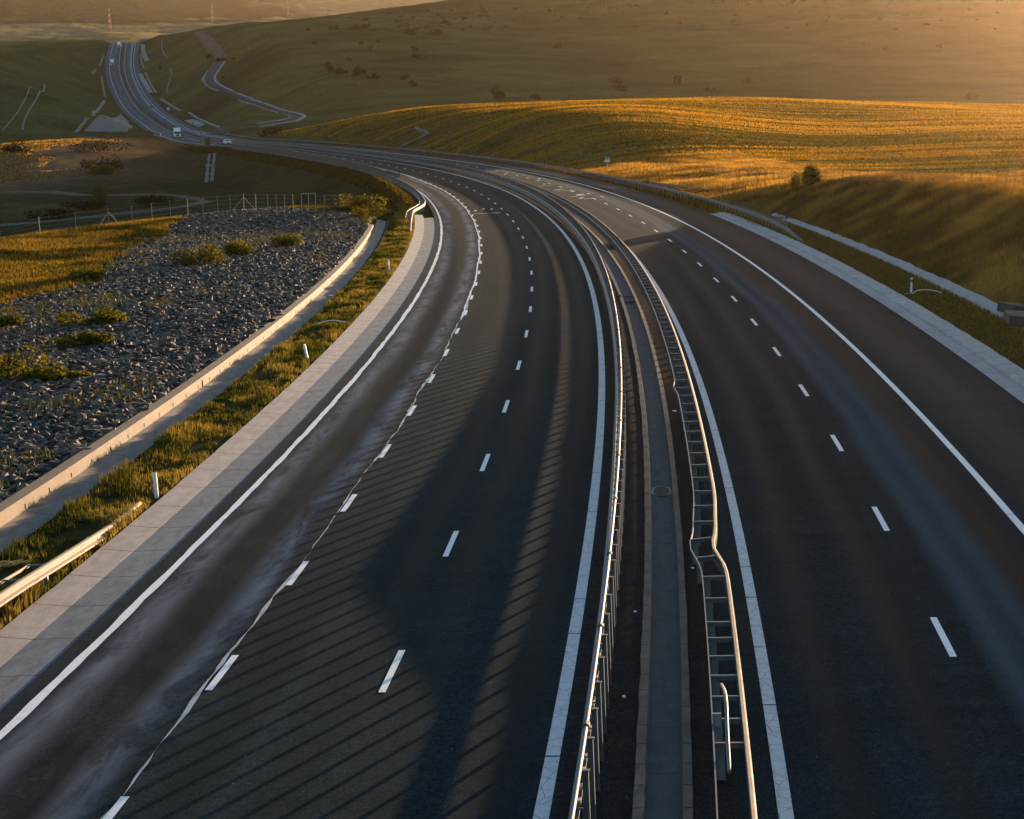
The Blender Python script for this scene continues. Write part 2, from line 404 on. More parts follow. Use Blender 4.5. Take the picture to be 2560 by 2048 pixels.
# ------------------------------------------------------------------ terrain heights
_cs = slice(0, None, 3)
_tx, _ty = AC[_cs, 0], AC[_cs, 1]; _tz = AC[_cs, 2]; _tl = AL[_cs]; _tt = AT[_cs]; _ts = AS[_cs]
def locate(x, y):
    x = np.asarray(x, float).ravel(); y = np.asarray(y, float).ravel(); S = np.empty_like(x); O = np.empty_like(x); Z = np.empty_like(x)
    for a in range(0, len(x), 20000):
        b = slice(a, a + 20000); d = (x[b, None] - _tx) ** 2 + (y[b, None] - _ty) ** 2; i = d.argmin(1)
        dx, dy = x[b] - _tx[i], y[b] - _ty[i]; t = _tt[i]; l = _tl[i]
        along = (dx * t[:, 0] + dy * t[:, 1]); off = (dx * l[:, 0] + dy * l[:, 1])
        S[b] = _ts[i] + along; O[b] = off; Z[b] = _tz[i] + along * t[:, 2] + np.clip(off, -70, 70) * l[:, 2]
    return S, O, Z

def cp(u, v, D): d = rays([(u, v)])[0]; return d * D / math.hypot(d[0], d[1])
def cz(u, D, z): d = rays([(u, 300)])[0]; k = D / math.hypot(d[0], d[1]); return np.array([d[0] * k, d[1] * k, z])
CP = []
# big shaded hill
for a in [(616, 250, 1085), (675, 271, 985), (727, 285, 905), (742, 294, 862), (728, 302, 832), (681, 311, 812), (616, 319, 802), (565, 324, 800), (640, 290, 900), (760, 262, 965), (800, 285, 880), (520, 165, 1150), (430, 100, 1450), (400, 92, 1650), (600, 61, 1700), (800, 38, 1750), (1000, 18, 1800),
          (1200, -4, 1850), (700, 160, 1180), (800, 200, 1000), (1000, 130, 1250), (1000, 220, 980), (1300, 120, 1300), (1300, 40, 1650), (1700, 130, 1250), (1700, 40, 1600),
          (2100, 150, 1200), (2100, 60, 1500), (2500, 170, 1150), (2500, 90, 1400), (1500, -40, 1900), (2000, -50, 1850), (2560, -45, 1800), (340, 200, 1250), (400, 250, 1000), (470, 285, 880)]:
    CP.append(cp(*a))
for a in [(600, 2300, -40), (900, 2400, -20), (1300, 2600, 10), (2000, 2600, 20), (2560, 2500, 10), (3600, 1500, -18), (3600, 900, -22), (4600, 1200, -25), (5200, 2500, 0), (3600, 2200, 0)]: CP.append(cz(*a))
# valley behind the bright field
for u in (700, 1000, 1300, 1600, 2000, 2560, 3200): CP.append(cz(u, 830, -37)) if u > 800 else None
for u in (1000, 1300, 1600, 2000, 2560, 3200): CP.append(cz(u, 720, -33))
CP.append(cz(760, 720, -41)); CP.append(cz(860, 730, -40)); CP.append(cz(680, 740, -42))
# bright field
for a in [(615, 345, 655), (678, 337, 640), (760, 326, 625), (840, 315, 605), (912, 304, 590), (1000, 295, 572), (1060, 290, 560), (1300, 268, 540), (1600, 252, 560), (1900, 247, 600), (2200, 256, 620), (2560, 275, 620),
          (1100, 300, 520), (1300, 310, 455), (1500, 330, 410), (1700, 345, 398), (850, 338, 570), (2000, 340, 430), (2400, 360, 400), (2000, 290, 510), (2400, 310, 480),
          (1500, 405, 370), (1500, 425, 335), (1300, 394, 405), (1700, 388, 365), (1950, 435, 300), (2400, 455, 280), (1100, 386, 470), (950, 376, 510), (850, 368, 540), (1700, 420, 335)]:
    CP.append(cp(*a))
for s, o, h in ((40, 70, 2), (40, 110, 1.5), (100, 80, 1), (100, 140, 1)): CP.append(plane_pt(s, o, h))
for a in [(3300, 600, -27), (3300, 400, -26), (4200, 500, -25), (4200, 300, -22), (3300, 250, -20), (5000, 150, -16)]: CP.append(cz(*a))
# cutting on the right of the road (crest about 30 m from the C line, 2.5 m up) and the ground above it
for s in (-130, -90, -60, -40, -20, 0, 20, 40): CP.append(plane_pt(s, 29.5, 2.5)); CP.append(plane_pt(s, 25.5, .25)); CP.append(plane_pt(s, 120, 1.5))
for s, h in ((60, 1.6), (80, 1.0), (100, .6), (130, .4), (160, .3)): CP.append(plane_pt(s, 30, h)); CP.append(plane_pt(s, 22.5, h * .2)); CP.append(plane_pt(s, 45, h))
# left: stone slope and grass shelf up to the wire fence, then a steep bank down to the valley
for s in (-130, -100, -70, -40, -10, 20, 45): CP.append(plane_pt(s, -15, .35)); CP.append(plane_pt(s, -24, .42)); CP.append(plane_pt(s, -34, .5)); CP.append(plane_pt(s, -44, .5))
for s, o in ((70, -15), (78, -22), (78, -30), (70, -38), (58, -46), (40, -55), (20, -60)): CP.append(plane_pt(s, o, .4))
for s, o in ((84, -15), (85, -23), (86, -31), (79, -41), (66, -50), (48, -60), (26, -68), (0, -75), (-60, -75)): CP.append(plane_pt(s, o, -1.0))
for s, o in ((105, -20), (106, -30), (100, -45), (84, -60), (60, -75), (30, -85)): CP.append(plane_pt(s, o, -8))
for s, o in ((-60, -110), (-100, -100)): CP.append(plane_pt(s, o, -8))
for u in (-800, -300, 100, 400, 650): CP.append(cz(u, 305 if u > 0 else 260, -41)); CP.append(cz(u, 380, -42.5))
for a in [(100, 500, 460), (400, 500, 440), (600, 515, 430), (700, 500, 440), (300, 470, 480), (50, 455, 505)]: CP.append(cp(*a))
# spoil mound and embankment spur with the sunlit rim
for a in [(20, 362, 600), (120, 362, 590), (200, 352, 610), (200, 400, 545), (100, 415, 530), (300, 343, 640), (400, 336, 670), (450, 347, 665), (540, 368, 650), (260, 430, 510), (350, 400, 560), (480, 420, 560)]: CP.append(cp(*a))
for a in [(0, 720, -44), (200, 720, -44.5), (350, 740, -45), (-500, 600, -40), (-500, 450, -42)]: CP.append(cz(*a))
# hill left of the far road
for a in [(20, 345, 810), (150, 340, 830), (260, 340, 850), (40, 250, 960), (150, 250, 980), (220, 250, 1010), (20, 112, 1290), (130, 107, 1330), (200, 104, 1400), (245, 106, 1560),
          (60, 180, 1110), (180, 180, 1150), (235, 170, 1300)]: CP.append(cp(*a))
for a in [(20, 1500, -22), (150, 1600, -24), (-600, 900, -38), (-600, 1300, -14), (-1500, 1000, -30), (-1500, 1500, -10), (-800, 1700, -15)]: CP.append(cz(*a))
# beyond the crest
for a in [(0, 96, 2100), (200, 97, 2200), (330, 96, 2250), (480, 98, 2050), (100, 82, 2700), (300, 80, 2800), (380, 88, 2400), (500, 70, 2900), (560, 68, 2700), (300, 60, 3600), (0, 66, 3300), (600, 48, 4200),
          (0, 20, 5000), (300, 15, 5200), (600, 18, 5400), (800, 14, 5600), (1000, 0, 6000), (0, -30, 6500), (500, -30, 7000), (1000, -40, 7200)]: CP.append(cp(*a))
for a in [(-2500, 4000, 10), (-2500, 7000, 60), (300, 8800, 40), (3000, 5000, 0), (3000, 8000, 10), (6000, 4000, -10), (8000, 1500, -20), (8000, 6000, -10)]: CP.append(cz(*a))
for az, D, z in [(-1.2, 300, -30), (-1.2, 2000, -30), (-1.2, 8000, 0), (1.5, 100, -12), (1.5, 600, -15), (1.5, 4000, -10), (3.1, 60, -7), (3.1, 500, 0), (3.1, 5000, 0), (-2.0, 100, -14), (-2., 1500, -20), (2.2, 1500, -5)]:
    CP.append(np.array([math.sin(az) * D, math.cos(az) * D, z]))
for s in (-150, -180, -220): CP.append(plane_pt(s, 28, 2)); CP.append(plane_pt(s, -20, .3))
for s, h in ((-120, 6.0), (-90, 6.0), (-60, 6.0), (-35, 6.0), (-18, 4.8), (0, 3.4), (35, 2.0), (80, .8)): CP.append(plane_pt(s, 47, h)); CP.append(plane_pt(s, 62, h)); CP.append(plane_pt(s, 90, 3.5)); CP.append(plane_pt(s, 140, 1.5)); CP.append(plane_pt(s, 220, .5))  # unseen raised ground on the right, added to shade the near right carriageway
CP = np.array(CP)
def feat(x, y):
    D = np.hypot(x, y) + 1; az = np.degrees(np.arctan2(x, y)); return np.stack([az / 9.0, np.log(D) * 3.0], 1)
FQ = feat(CP[:, 0], CP[:, 1])
def kern(A, B):
    r2 = ((A[:, None] - B[None]) ** 2).sum(2); return .5 * r2 * np.log(r2 + 1e-9)
_n = len(CP); A_ = np.zeros((_n + 3, _n + 3)); A_[:_n, :_n] = kern(FQ, FQ) + np.eye(_n) * .004
A_[:_n, _n:] = np.c_[np.ones(_n), FQ]; A_[_n:, :_n] = A_[:_n, _n:].T
W_ = np.linalg.solve(A_, np.r_[CP[:, 2], 0, 0, 0])
def rbf(x, y):
    out = np.empty(len(x))
    for a in range(0, len(x), 20000):
        b = slice(a, a + 20000); f = feat(x[b], y[b]); out[b] = kern(f, FQ) @ W_[:_n] + W_[_n] + f @ W_[_n + 1:]
    return out
def left_edge(s): return np.interp(s, [-260, 58, 92, 180, 240, 2600], [-14.25, -14.25, -9.6, -9.0, -8.4, -8.4])
def right_edge(s): return np.interp(s, [-260, 30, 60, 180, 2600], [25.0, 25.0, 21.3, 20.8, 20.6])
def H(x, y, full=False):
    x = np.asarray(x, float).ravel(); y = np.asarray(y, float).ravel()
    S, O, Z = locate(x, y); zr = rbf(x, y); D = np.hypot(x, y)
    nz = fbm(x / 60, y / 60, 5) * np.interp(D, [60, 300, 700, 900, 1150, 2500, 6000], [.05, .4, .5, .5, 2.2, 5, 18]) + fbm(x / 9, y / 9, 4) * np.interp(D, [60, 300, 800], [.04, .12, .3])
    z = zr + nz
    le, re = left_edge(S), right_edge(S)
    dd = np.maximum(le - O, O - re)            # distance outside the corridor
    slope = np.where(O < 0, .42, .45)
    e0 = np.where(O < 0, np.where(S < 62, .33, 0.0), .12)
    inside = dd <= 0
    c = np.maximum(dd, 0) * slope
    zz = np.clip(z, Z + e0 - c, Z + e0 + c)
    zz = np.where(inside, Z - .35, zz)
    beyond = (S > S_END - 8) | (S < -255); zz = np.where(beyond & (np.abs(O) < 3000), z, zz)
    if full: return zz, S, O, D
    return zz
def ground(x, y): return float(H([x], [y])[0])
def at(px, py, Dmin=40, Dmax=8000):
    """where the sight line of a point of the photograph meets the ground"""
    d = rays([(px, py)])[0]; D = np.exp(np.linspace(math.log(Dmin), math.log(Dmax), 1200)); k = D / math.hypot(d[0], d[1])
    X = d[None] * k[:, None]; g = X[:, 2] - H(X[:, 0], X[:, 1]); i = int(np.argmax(g < 0))
    if g[i] >= 0: i = len(D) - 1
    t = g[i - 1] / (g[i - 1] - g[i] + 1e-9) if i > 0 else 0
    return X[i - 1] * (1 - t) + X[i] * t
# ------------------------------------------------------------------ ground sheet
az = np.r_[np.linspace(-180, -45, 28)[:-1], np.linspace(-45, -17, 60)[:-1], np.linspace(-17, 17, 760), np.linspace(17, 48, 70)[1:], np.linspace(48, 180, 28)[1:-1]]
DD = np.r_[np.linspace(4, 24, 8)[:-1], np.exp(np.linspace(math.log(24), math.log(1200), 640))[:-1], np.exp(np.linspace(math.log(1200), math.log(9500), 150))]
a_, d_ = np.meshgrid(np.radians(az), DD, indexing='xy')      # rows = D
gx, gy = (np.sin(a_) * d_).ravel(), (np.cos(a_) * d_).ravel()
gz, gS, gO, gD = H(gx, gy, True)
na, nd = len(az), len(DD)
ii = np.arange(nd - 1)[:, None] * na; jj = np.arange(na)[None, :]; j2 = (jj + 1) % na
GF = np.stack([ii + jj, ii + j2, ii + na + j2, ii + na + jj], -1).reshape(-1, 4)
sm = lambda e0, e1, x: (lambda t: t * t * (3 - 2 * t))(np.clip((x - e0) / (e1 - e0), 0, 1))
gaz = np.degrees(np.arctan2(gx, gy))
cov = np.tile(np.array([.066, .070, .030]), (len(gx), 1))
def paintc(mask, c):
    global cov
    m = np.clip(mask, 0, 1)[:, None]; cov = cov * (1 - m) + np.array(c) * m
wob = fbm(gx / 25, gy / 25, 4)
paintc(sm(1900, 2300, gD), (.22, .165, .10))
paintc(sm(1900, 2300, gD) * sm(.1, .25, fbm(gx / 500, gy / 300, 3)), (.36, .25, .11))
forest = sm(3600, 4000, gD + 800 * fbm(gx / 900, gy / 700, 3)) * (1 - sm(-7.5, -5.0, gaz + 3 * fbm(gx / 700, gy / 700, 3))) * (1 - sm(6200, 6600, gD)); paintc(forest, (.035, .035, .028))
hillp = (gO > 20) * sm(740, 850, gD) * (1 - sm(1900, 2200, gD)); paintc(hillp * np.clip(.5 + 1.6 * fbm(gx / 140, gy / 420 + 7, 5), 0, 1) * .8, (.105, .092, .038)); paintc(hillp * np.clip(fbm(gx / 55, gy / 160 + 3, 5) * 2.2 - .1, 0, 1) * .7, (.036, .040, .020))
valley = (1 - sm(700, 800, gD)) * (gO < 0) * sm(230, 300, gD); paintc(valley, (.050, .042, .022))
mound = np.exp(-((gaz + 14.0) / 3.0) ** 2) * sm(440, 500, gD + 60 * wob) * (1 - sm(640, 690, gD + 60 * wob)); paintc(mound * 1.2, (.15, .095, .065))
near = 1 - sm(230, 260, gD)
paintc(near, (.085, .075, .022))
field = sm(32, 44, gO + 6 * wob) * (1 - sm(660, 690, gD)) * sm(20, 70, gS); paintc(field, (.17, .125, .020))
dry = (gO > 0) * (1 - sm(36, 50, gO + 6 * wob)) * (1 - sm(500, 600, gD)); paintc(dry * .8, (.13, .09, .035))
ground_o = mesh_np('ground', np.stack([gx, gy, gz], 1), GF, M_terrain, smooth=True, vcol=cov, attr={'rows': field})
ground_o['kind'] = 'structure'

# ------------------------------------------------------------------ carriageways, markings
E1 = S_END - 4; E0 = -190
print('SUN above road plane', math.degrees(math.asin(float(NN @ np.array(sd)))))
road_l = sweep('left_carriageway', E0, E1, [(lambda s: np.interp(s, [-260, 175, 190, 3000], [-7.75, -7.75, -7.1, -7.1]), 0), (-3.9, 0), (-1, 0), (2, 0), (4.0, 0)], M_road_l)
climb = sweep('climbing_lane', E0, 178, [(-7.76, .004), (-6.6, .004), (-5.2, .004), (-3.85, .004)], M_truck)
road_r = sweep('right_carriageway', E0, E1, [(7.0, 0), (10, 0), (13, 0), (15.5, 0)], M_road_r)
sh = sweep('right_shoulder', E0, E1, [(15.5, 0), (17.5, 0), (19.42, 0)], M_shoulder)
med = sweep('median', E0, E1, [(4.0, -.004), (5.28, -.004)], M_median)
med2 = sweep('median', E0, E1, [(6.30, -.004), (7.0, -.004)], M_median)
gut = sweep('median_gutter', E0, 1700, [(5.44, -.02), (5.50, -.13), (5.8, -.16), (6.08, -.13), (6.14, -.02)], M_medgut)
sb1 = sweep('median_gutter_border', E0, 900, [(lambda s: 5.28 + .03 * fbm(s * .8, s * 0 + 1, 3), -.05), (lambda s: 5.28 + .03 * fbm(s * .8, s * 0 + 1, 3), .035), (5.45, .045), (5.45, -.1)], M_stoneb, step=.3)
sb2 = sweep('median_gutter_border', E0, 900, [(6.13, -.1), (6.13, .045), (lambda s: 6.29 + .02 * fbm(s * .8, s * 0 + 8, 3), .035), (lambda s: 6.29 + .02 * fbm(s * .8, s * 0 + 8, 3), -.05)], M_stoneb, step=.3)

def band(name, s0, s1, c, w, parent, m=M_white, h=.008, step=2.0, jit=0, gaps=0, seed=0):
    f = lambda k: (lambda s: (c(s) if callable(c) else c) + k * w / 2 + (jit * fbm(s * .7 + 31 * k + seed, s * 0 + seed, 3) if jit else 0))
    return sweep(name, s0, s1, [(f(-1), h), (f(1), h)], m, parent, step=step, kind=None)
def dashes(name, ctr, length, c, w, parent, m=M_white, h=.010):
    V = []; Fq = []; UV = []
    for k, s in enumerate(ctr):
        ss = np.linspace(s - length / 2, s + length / 2, 4)
        for q in ss:
            for e in (-1, 1):
                V.append(P3(q, c + e * w / 2, h)); UV.append((q, c + e * w / 2))
        b = k * 8
        for i in range(3): Fq.append((b + 2 * i, b + 2 * i + 1, b + 2 * i + 3, b + 2 * i + 2))
    return mesh_np(name, np.array(V), np.array(Fq), m, parent, uv=np.array(UV))
dashes('lane_dashes', -108.2 + 12.0 * np.arange(-1, 150), 3.1, 0, .15, road_l)
dashes('climbing_lane_dashes', -108.1 + 8.9 * np.arange(-1, 32), 2.6, -3.70, .16, road_l, h=.012)
dashes('lane_dashes', -106.4 + 11.9 * np.arange(-1, 150), 3.1, 11.8, .15, road_r)
band('inner_edge_line', E0, 60, 3.76, .27, road_l, M_white_old); band('inner_edge_line', 60, E1, 3.76, .22, road_l, M_white)
band('outer_edge_line', E0, 150, lambda s: -7.20 - .0 * s, .21, road_l, h=.010, step=.4, jit=.05)
band('outer_edge_line', 178, E1, -3.75, .2, road_l)
band('sealed_crack', E0, 190, lambda s: -3.83 + .05 * np.sin(s * .31), .045, road_l, M_dirtyseam, h=.009, step=.35, jit=.10)
band('sealed_crack', -40, 178, lambda s: -3.86 + .04 * np.sin(s * .27), .10, road_l, M_white, h=.010, step=.35, jit=.07, seed=5)
band('inner_edge_line', E0, 20, 7.83, .25, road_r, M_white_old); band('inner_edge_line', 20, E1, 7.85, .2, road_r, M_white)
band('outer_edge_line', E0, E1, 15.36, .21, road_r, h=.010)
# thin transverse joints in the wide inner bands
for c, w, p_ in ((3.76, .29, road_l), (7.83, .27, road_r), (15.36, .22, road_r)):
    V = []; Fq = []
    for k in range(26):
        s = -116.5 + 6.7 * k + (c * .7); s += 2.1 * math.sin(k * 2.3)
        b = len(V)
        for ds, o in ((0, -w / 2), (0, w / 2), (.045, w / 2), (.045, -w / 2)): V.append(P3(s + ds, c + o, .013))
        Fq.append((b, b + 1, b + 2, b + 3))
    mesh_np('line_joints', np.array(V), np.array(Fq), M_median, p_)
# worn arrows and symbols on the lanes
def blotches(name, items, parent):
    mb = MB()
    for s, o, ln, w, a in items:
        c = Vector(P3(s, o, .012)); l = Vector(frame(s)[1]); t = Vector(frame(s)[3]); d1 = (t * math.cos(a) + l * math.sin(a)) * ln / 2; d2 = (l * math.cos(a) - t * math.sin(a)) * w / 2
        mb.add([c - d1 - d2 * .8, c - d1 * .9 + d2, c + d1 + d2 * .7, c + d1 * .95 - d2], [(0, 1, 2, 3)])
    return mb.build(name, M_faded, parent)
blotches('worn_arrow', [(70.3, -3.0, 2.2, .35, .1), (63.8, -3.1, 2.4, .3, .6), (72.8, -2.0, 2.5, .3, .1), (64.2, -1.6, 3.2, .3, .9), (72.0, -1.1, 2.2, .35, .1), (63.5, -1.1, 1.6, .3, -.5)], road_l)
blotches('worn_arrow', [(112, 10.6, 3.4, .4, .5), (108, 11.1, 3.0, .5, 1.1), (104.7, 11.5, 1.6, .7, .3), (95.2, 11.2, 2.4, .7, .2), (92, 10.7, 2.4, .5, .9), (87.2, 10.6, 2.6, .55, .3), (85.2, 11.3, 1.5, .6, 1.2), (88.1, 13.2, 3.1, .17, 0), (97.0, 12.6, 2.5, .3, .3),
          (125, 10.3, 4.2, .25, .8), (131, 11.0, 1.5, .4, .1), (150, 12.9, 3.0, .3, .2), (160, 10.2, 5, .2, .6), (175, 10.9, 3, .3, .1), (188, 10.2, 4, .25, .7)], road_r)

# ------------------------------------------------------------------ kerbs, gutters, channels, walls
SL = 63
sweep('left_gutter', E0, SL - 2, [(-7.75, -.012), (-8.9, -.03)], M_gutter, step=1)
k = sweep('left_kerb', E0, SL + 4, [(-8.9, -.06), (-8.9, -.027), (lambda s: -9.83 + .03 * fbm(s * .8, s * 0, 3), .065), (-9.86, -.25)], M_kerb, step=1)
k = sweep('right_kerb', E0, 46, [(19.42, -.012), (20.15, -.03)], M_gutter_r, step=1)
k = sweep('right_kerb_slab', E0, 46, [(20.15, -.03), (20.2, .05), (lambda s: 21.05 + .06 * fbm(s * .7, s * 0 + 9, 3), .10), (21.12, -.25)], M_kerb_r, step=1)
M_soil = mat('verge_soil', lambda nt, b: (lambda g: g.l(g.ramp(g.noise(g.coord('Object'), 1.5, 5, .7), [(.3, (.028, .026, .010)), (.7, (.075, .062, .022))]), b.inputs['Base Color']))(G(nt)), 1.0, 0.0)
vl = sweep('left_verge', E0, 96, [(-9.80, -.02), (-10.4, .03), (-11.5, .02), (lambda s: np.interp(s, [-200, 60, 75, 100], [-12.5, -12.5, -11.6, -10.2]), -.05), (lambda s: np.interp(s, [-200, 60, 75, 100], [-12.6, -12.6, -11.8, -10.4]), -.45)], M_soil, step=1)
vr = sweep('right_verge', E0, 62, [(21.05, 0), (22.5, .05), (lambda s: np.interp(s, [-200, -30, 20, 62], [23.95, 23.9, 24.3, 22.0]), -.05), (lambda s: np.interp(s, [-200, -30, 20, 62], [24.0, 24.0, 24.5, 22.2]), -.4)], M_soil, step=1)
vj = lambda s: .05 * fbm(s * .9, s * 0 + 3, 3)
ch = sweep('drainage_channel', E0, 62, [(lambda s: -12.42 + 2 * vj(s), -.02), (-12.72, -.20), (-12.80, -.235), (-12.88, -.20), (-13.86, -.0)], M_channel, step=1)
sweep('channel_joint', E0, 60, [(-12.73, -.190), (-12.80, -.228), (-12.87, -.190)], M_median, ch, step=1, kind=None)
ch2 = sweep('right_drainage_channel', E0, 40, [(lambda s: 23.9 + 3 * vj(s), -.02), (24.15, -.14), (24.4, -.14), (lambda s: 24.95 + 4 * vj(s), .16)], M_kerb_r, step=1)
wl = sweep('retaining_wall', E0, 46, [(-13.84, -.1), (-13.86, .42), (-14.30, .44), (-14.32, -.3)], M_wall, step=1, kind=None, caps=True)
tag(wl, 'long low concrete retaining wall with drain holes along the stone slope', 'retaining wall')
for k in range(60):
    mb = MB(); mb.box((0, 0, 0), (.02, .07, .15)); s = -118 + 2.55 * k
    if s > 44: break
    o = mb.build('drain_hole', M_median, wl); o.matrix_world = mtx(s, -13.848, .12)
# ------------------------------------------------------------------ guard rails
def wbeam(c, hc, f, H0=.31, t=.012):
    """closed W profile; c offset of the post side, hc centre height (numbers or functions of s), f = +1 faces right"""
    pts = [(0, .5), (.05, .46), (.08, .38), (.08, .22), (.02, .10), (.02, -.10), (.08, -.22), (.08, -.38), (.05, -.46), (0, -.5)]
    mk = lambda d, k, e: (lambda s: val(c, s) + f * (d - e), lambda s: val(hc, s) + k * val(H0, s))
    return [mk(d, k, 0) for d, k in pts] + [mk(d, k, t) for d, k in pts[::-1]]
def rect(o0, o1, h0, h1):
    g = lambda a, d=0: (lambda s: val(a, s) + d)
    return [(g(o0), g(h0)), (g(o1), g(h0)), (g(o1), g(h1)), (g(o0), g(h1))]
def rep(parent, name, mesh, mats, first=100):
    """repeated part: the first (nearest, largest) as parts, the rest as one part of kind stuff"""
    for M in mats[:first]:
        o = bpy.data.objects.new(name, mesh); col.objects.link(o); o.matrix_world = M; o.parent = parent; o.matrix_parent_inverse = parent.matrix_world.inverted()
    rest = mats[first:]
    if rest:
        v0 = np.array([v.co[:] for v in mesh.vertices]); polys = [tuple(p.vertices) for p in mesh.polygons]; V = []; Fs = []
        for i, M in enumerate(rest):
            A = np.array(M); V.append(v0 @ A[:3, :3].T + A[:3, 3]); n = i * len(v0); Fs += [tuple(n + k for k in p) for p in polys]
        me = bpy.data.meshes.new(name + 's'); me.from_pydata(np.vstack(V).tolist(), [], Fs); me.materials.append(mesh.materials[0])
        o = bpy.data.objects.new(name + 's', me); col.objects.link(o); o.parent = parent; o.matrix_parent_inverse = parent.matrix_world.inverted(); o['kind'] = 'stuff'
def mesh_of(mb, name, m):
    me = bpy.data.meshes.new(name); me.from_pydata(mb.v, [], mb.f); me.update(); me.materials.append(m); return me
def swp(parent, *a, **k):
    o = sweep(*a, kind=None, **k); o.parent = parent; o.matrix_parent_inverse = parent.matrix_world.inverted(); return o
def rail_root(label, s, off, group='guard rails along the motorway'):
    e = empty('guard_rail', loc=P3(s, off, 0)); bpy.context.view_layer.update(); return tag(e, label, 'guard rail', group)

# median rail beside the left carriageway
r1 = rail_root('median guard rail next to the left carriageway, with tall posts under a round pipe', -110, 4.5)
S1 = 1650
topl = lambda s: np.interp(s, [-190, -104, -86, -70, -50, 2000], [.54, .54, 1.10, .98, .86, .86])  # beam top swells and drops, shaped to cast a dark wedge on the lanes
swp(r1, 'beam', E0, S1, wbeam(4.40, lambda s: (topl(s) + .40) / 2, -1, lambda s: topl(s) - .40), M_steel, step=1.5, closed=True)
swp(r1, 'slotted_rail', E0, 420, rect(4.415, 4.475, lambda s: topl(s) - .10, lambda s: topl(s) - .06 + .04 * (np.sin(s * 8.1) > -.3)), M_rail_cream, step=.25, closed=True)
swp(r1, 'pipe', E0, S1, [(lambda s, a=a: 4.56 + .035 * np.cos(a) , lambda s, a=a: 1.50 + .035 * np.sin(a)) for a in np.linspace(0, 2 * math.pi, 7)[:-1]], M_steel, step=1.5, closed=True, smooth=True)
mb = MB(); mb.box((.0, .04, .72), (.10, .010, 1.54)); mb.box((.045, 0, .72), (.010, .08, 1.54)); mb.box((-.045, 0, .72), (.010, .08, 1.54)); mb.box((-.01, 0, 1.495), (.16, .085, .02))
post_m = mesh_of(mb, 'post', M_steel)
ps = [s for s in np.arange(-118.8, 250, 1.55)] + [s for s in np.arange(250, S1, 2.0)]
rep(r1, 'post', post_m, [mtx(s, 4.65, 0) for s in ps])
mb = MB(); mb.box((0, 0, 0), (.20, .025, .03)); mb.box((.08, 0, .02), (.04, .05, .05))
rep(r1, 'spacer', mesh_of(mb, 'spacer', M_steel), [mtx(s + d, 4.50, float(topl(s)) - .03) for s in ps[:150] for d in (.35, .95)])
mb = MB(); mb.tube([(0, -.09, 0), (0, .09, 0)], .06, 8); cpl = mesh_of(mb, 'coupling', M_rail_cream)
rep(r1, 'coupling', cpl, [mtx(s, 4.56, 1.50) for s in np.arange(-116.6, 100, 6.2)])
mb = MB(); mb.box((0, 0, 0), (.02, .10, .07)); M_red = mat('red_reflector', (.35, .03, .02), .4)
rep(r1, 'reflector', mesh_of(mb, 'reflector', M_red), [mtx(s, 4.31, .60) for s in np.arange(-24, 260, 24.0)])

# median rail beside the right carriageway
def dent(s): return -.21 * np.exp(-((s + 100.2) / 1.5) ** 2) - .10 * np.exp(-((s + 97.5) / 2.5) ** 2)
def wig(s): return dent(s) - .12 * np.exp(-((s + 73) / 1.2) ** 2)
r2 = rail_root('median guard rail next to the right carriageway, ladder-like with a sideways dent', -110, 7.0)
c2 = lambda s: np.interp(s, [-190, -60, 40, 2000], [7.20, 7.25, 7.32, 7.32]) + dent(s)
b2 = lambda s: np.interp(s, [-190, -60, 40, 2000], [6.66, 6.68, 6.72, 6.72]) + wig(s)
swp(r2, 'beam', E0, S1, wbeam(c2, .545, 1, .31), M_rail_cream, step=.8, closed=True)
swp(r2, 'back_strap', E0, S1, rect(b2, lambda s: b2(s) + .025, .60, .69), M_steel, step=.8, closed=True)
rs = list(np.arange(-115.2, -107.6, 1.333)) + list(np.arange(-107.3, 300, 2.0)); rs2 = rs + list(np.arange(300, S1, 2.0))
mb = MB(); mb.box((0, 0, 0), (.56, .055, .03)); mb.box((0, .027, -.05), (.56, .006, .10))
rung = mesh_of(mb, 'spacer', M_steel)
def off2(s): return float((c2(np.array([s])) + b2(np.array([s])))[0] / 2)
rep(r2, 'spacer', rung, [mtx(s, off2(s), .675) @ Matrix.Rotation(.35 if abs(s + 100.2) < 1.1 else 0, 4, 'Z') for s in rs2])
mb = MB(); mb.box((0, .03, .32), (.16, .008, .70)); mb.box((.076, 0, .32), (.008, .07, .70)); mb.box((-.076, 0, .32), (.008, .07, .70))
rep(r2, 'post', mesh_of(mb, 'post', M_steel_dk), [mtx(s, off2(s) - .16, 0) for s in rs2])
# short bent stub behind it
st = empty('broken_rail_post', loc=P3(-113.6, 6.78, 0)); tag(st, 'short bent rail stub standing inside the ladder-like median guard rail', 'rail stub'); bpy.context.view_layer.update()
def under(o, parent): o.parent = parent; o.matrix_parent_inverse = parent.matrix_world.inverted(); return o
mb = MB(); mb.box((0, 0, .42), (.16, .06, .95), mtx(-114.2, 6.76, 0)); under(mb.build('post', M_steel_dk), st)
mb = MB(); pts = [P3(-116.5, 6.92, .62), P3(-114.5, 6.93, .92), P3(-113.2, 6.92, 1.0), P3(-112.7, 6.88, .96)]; mb.tube(spline(pts, step=.2), .035, 6); under(mb.build('strap', M_steel), st)
# anti-glare screens far down the median
M_glare = mat('dark_green_screen', (.018, .032, .030), .7)
def glare_screen(a, b, label):
    sa, _ = road_px(*a, 4, 8); sb, _ = road_px(*b, 4, 8); sa, sb = min(sa, sb), max(sa, sb)
    o = sweep('glare_screen', sa, sb, rect(5.6, 5.72, 0, 1.7), M_glare, kind=None, step=4, closed=True, caps=True); tag(o, label, 'glare screen', 'dark screens on the far median')
glare_screen((383, 297), (427, 322), 'dark green median screen, the farther one up the road behind the white box truck')
glare_screen((438, 328), (480, 338), 'dark green median screen just right of the white box truck')

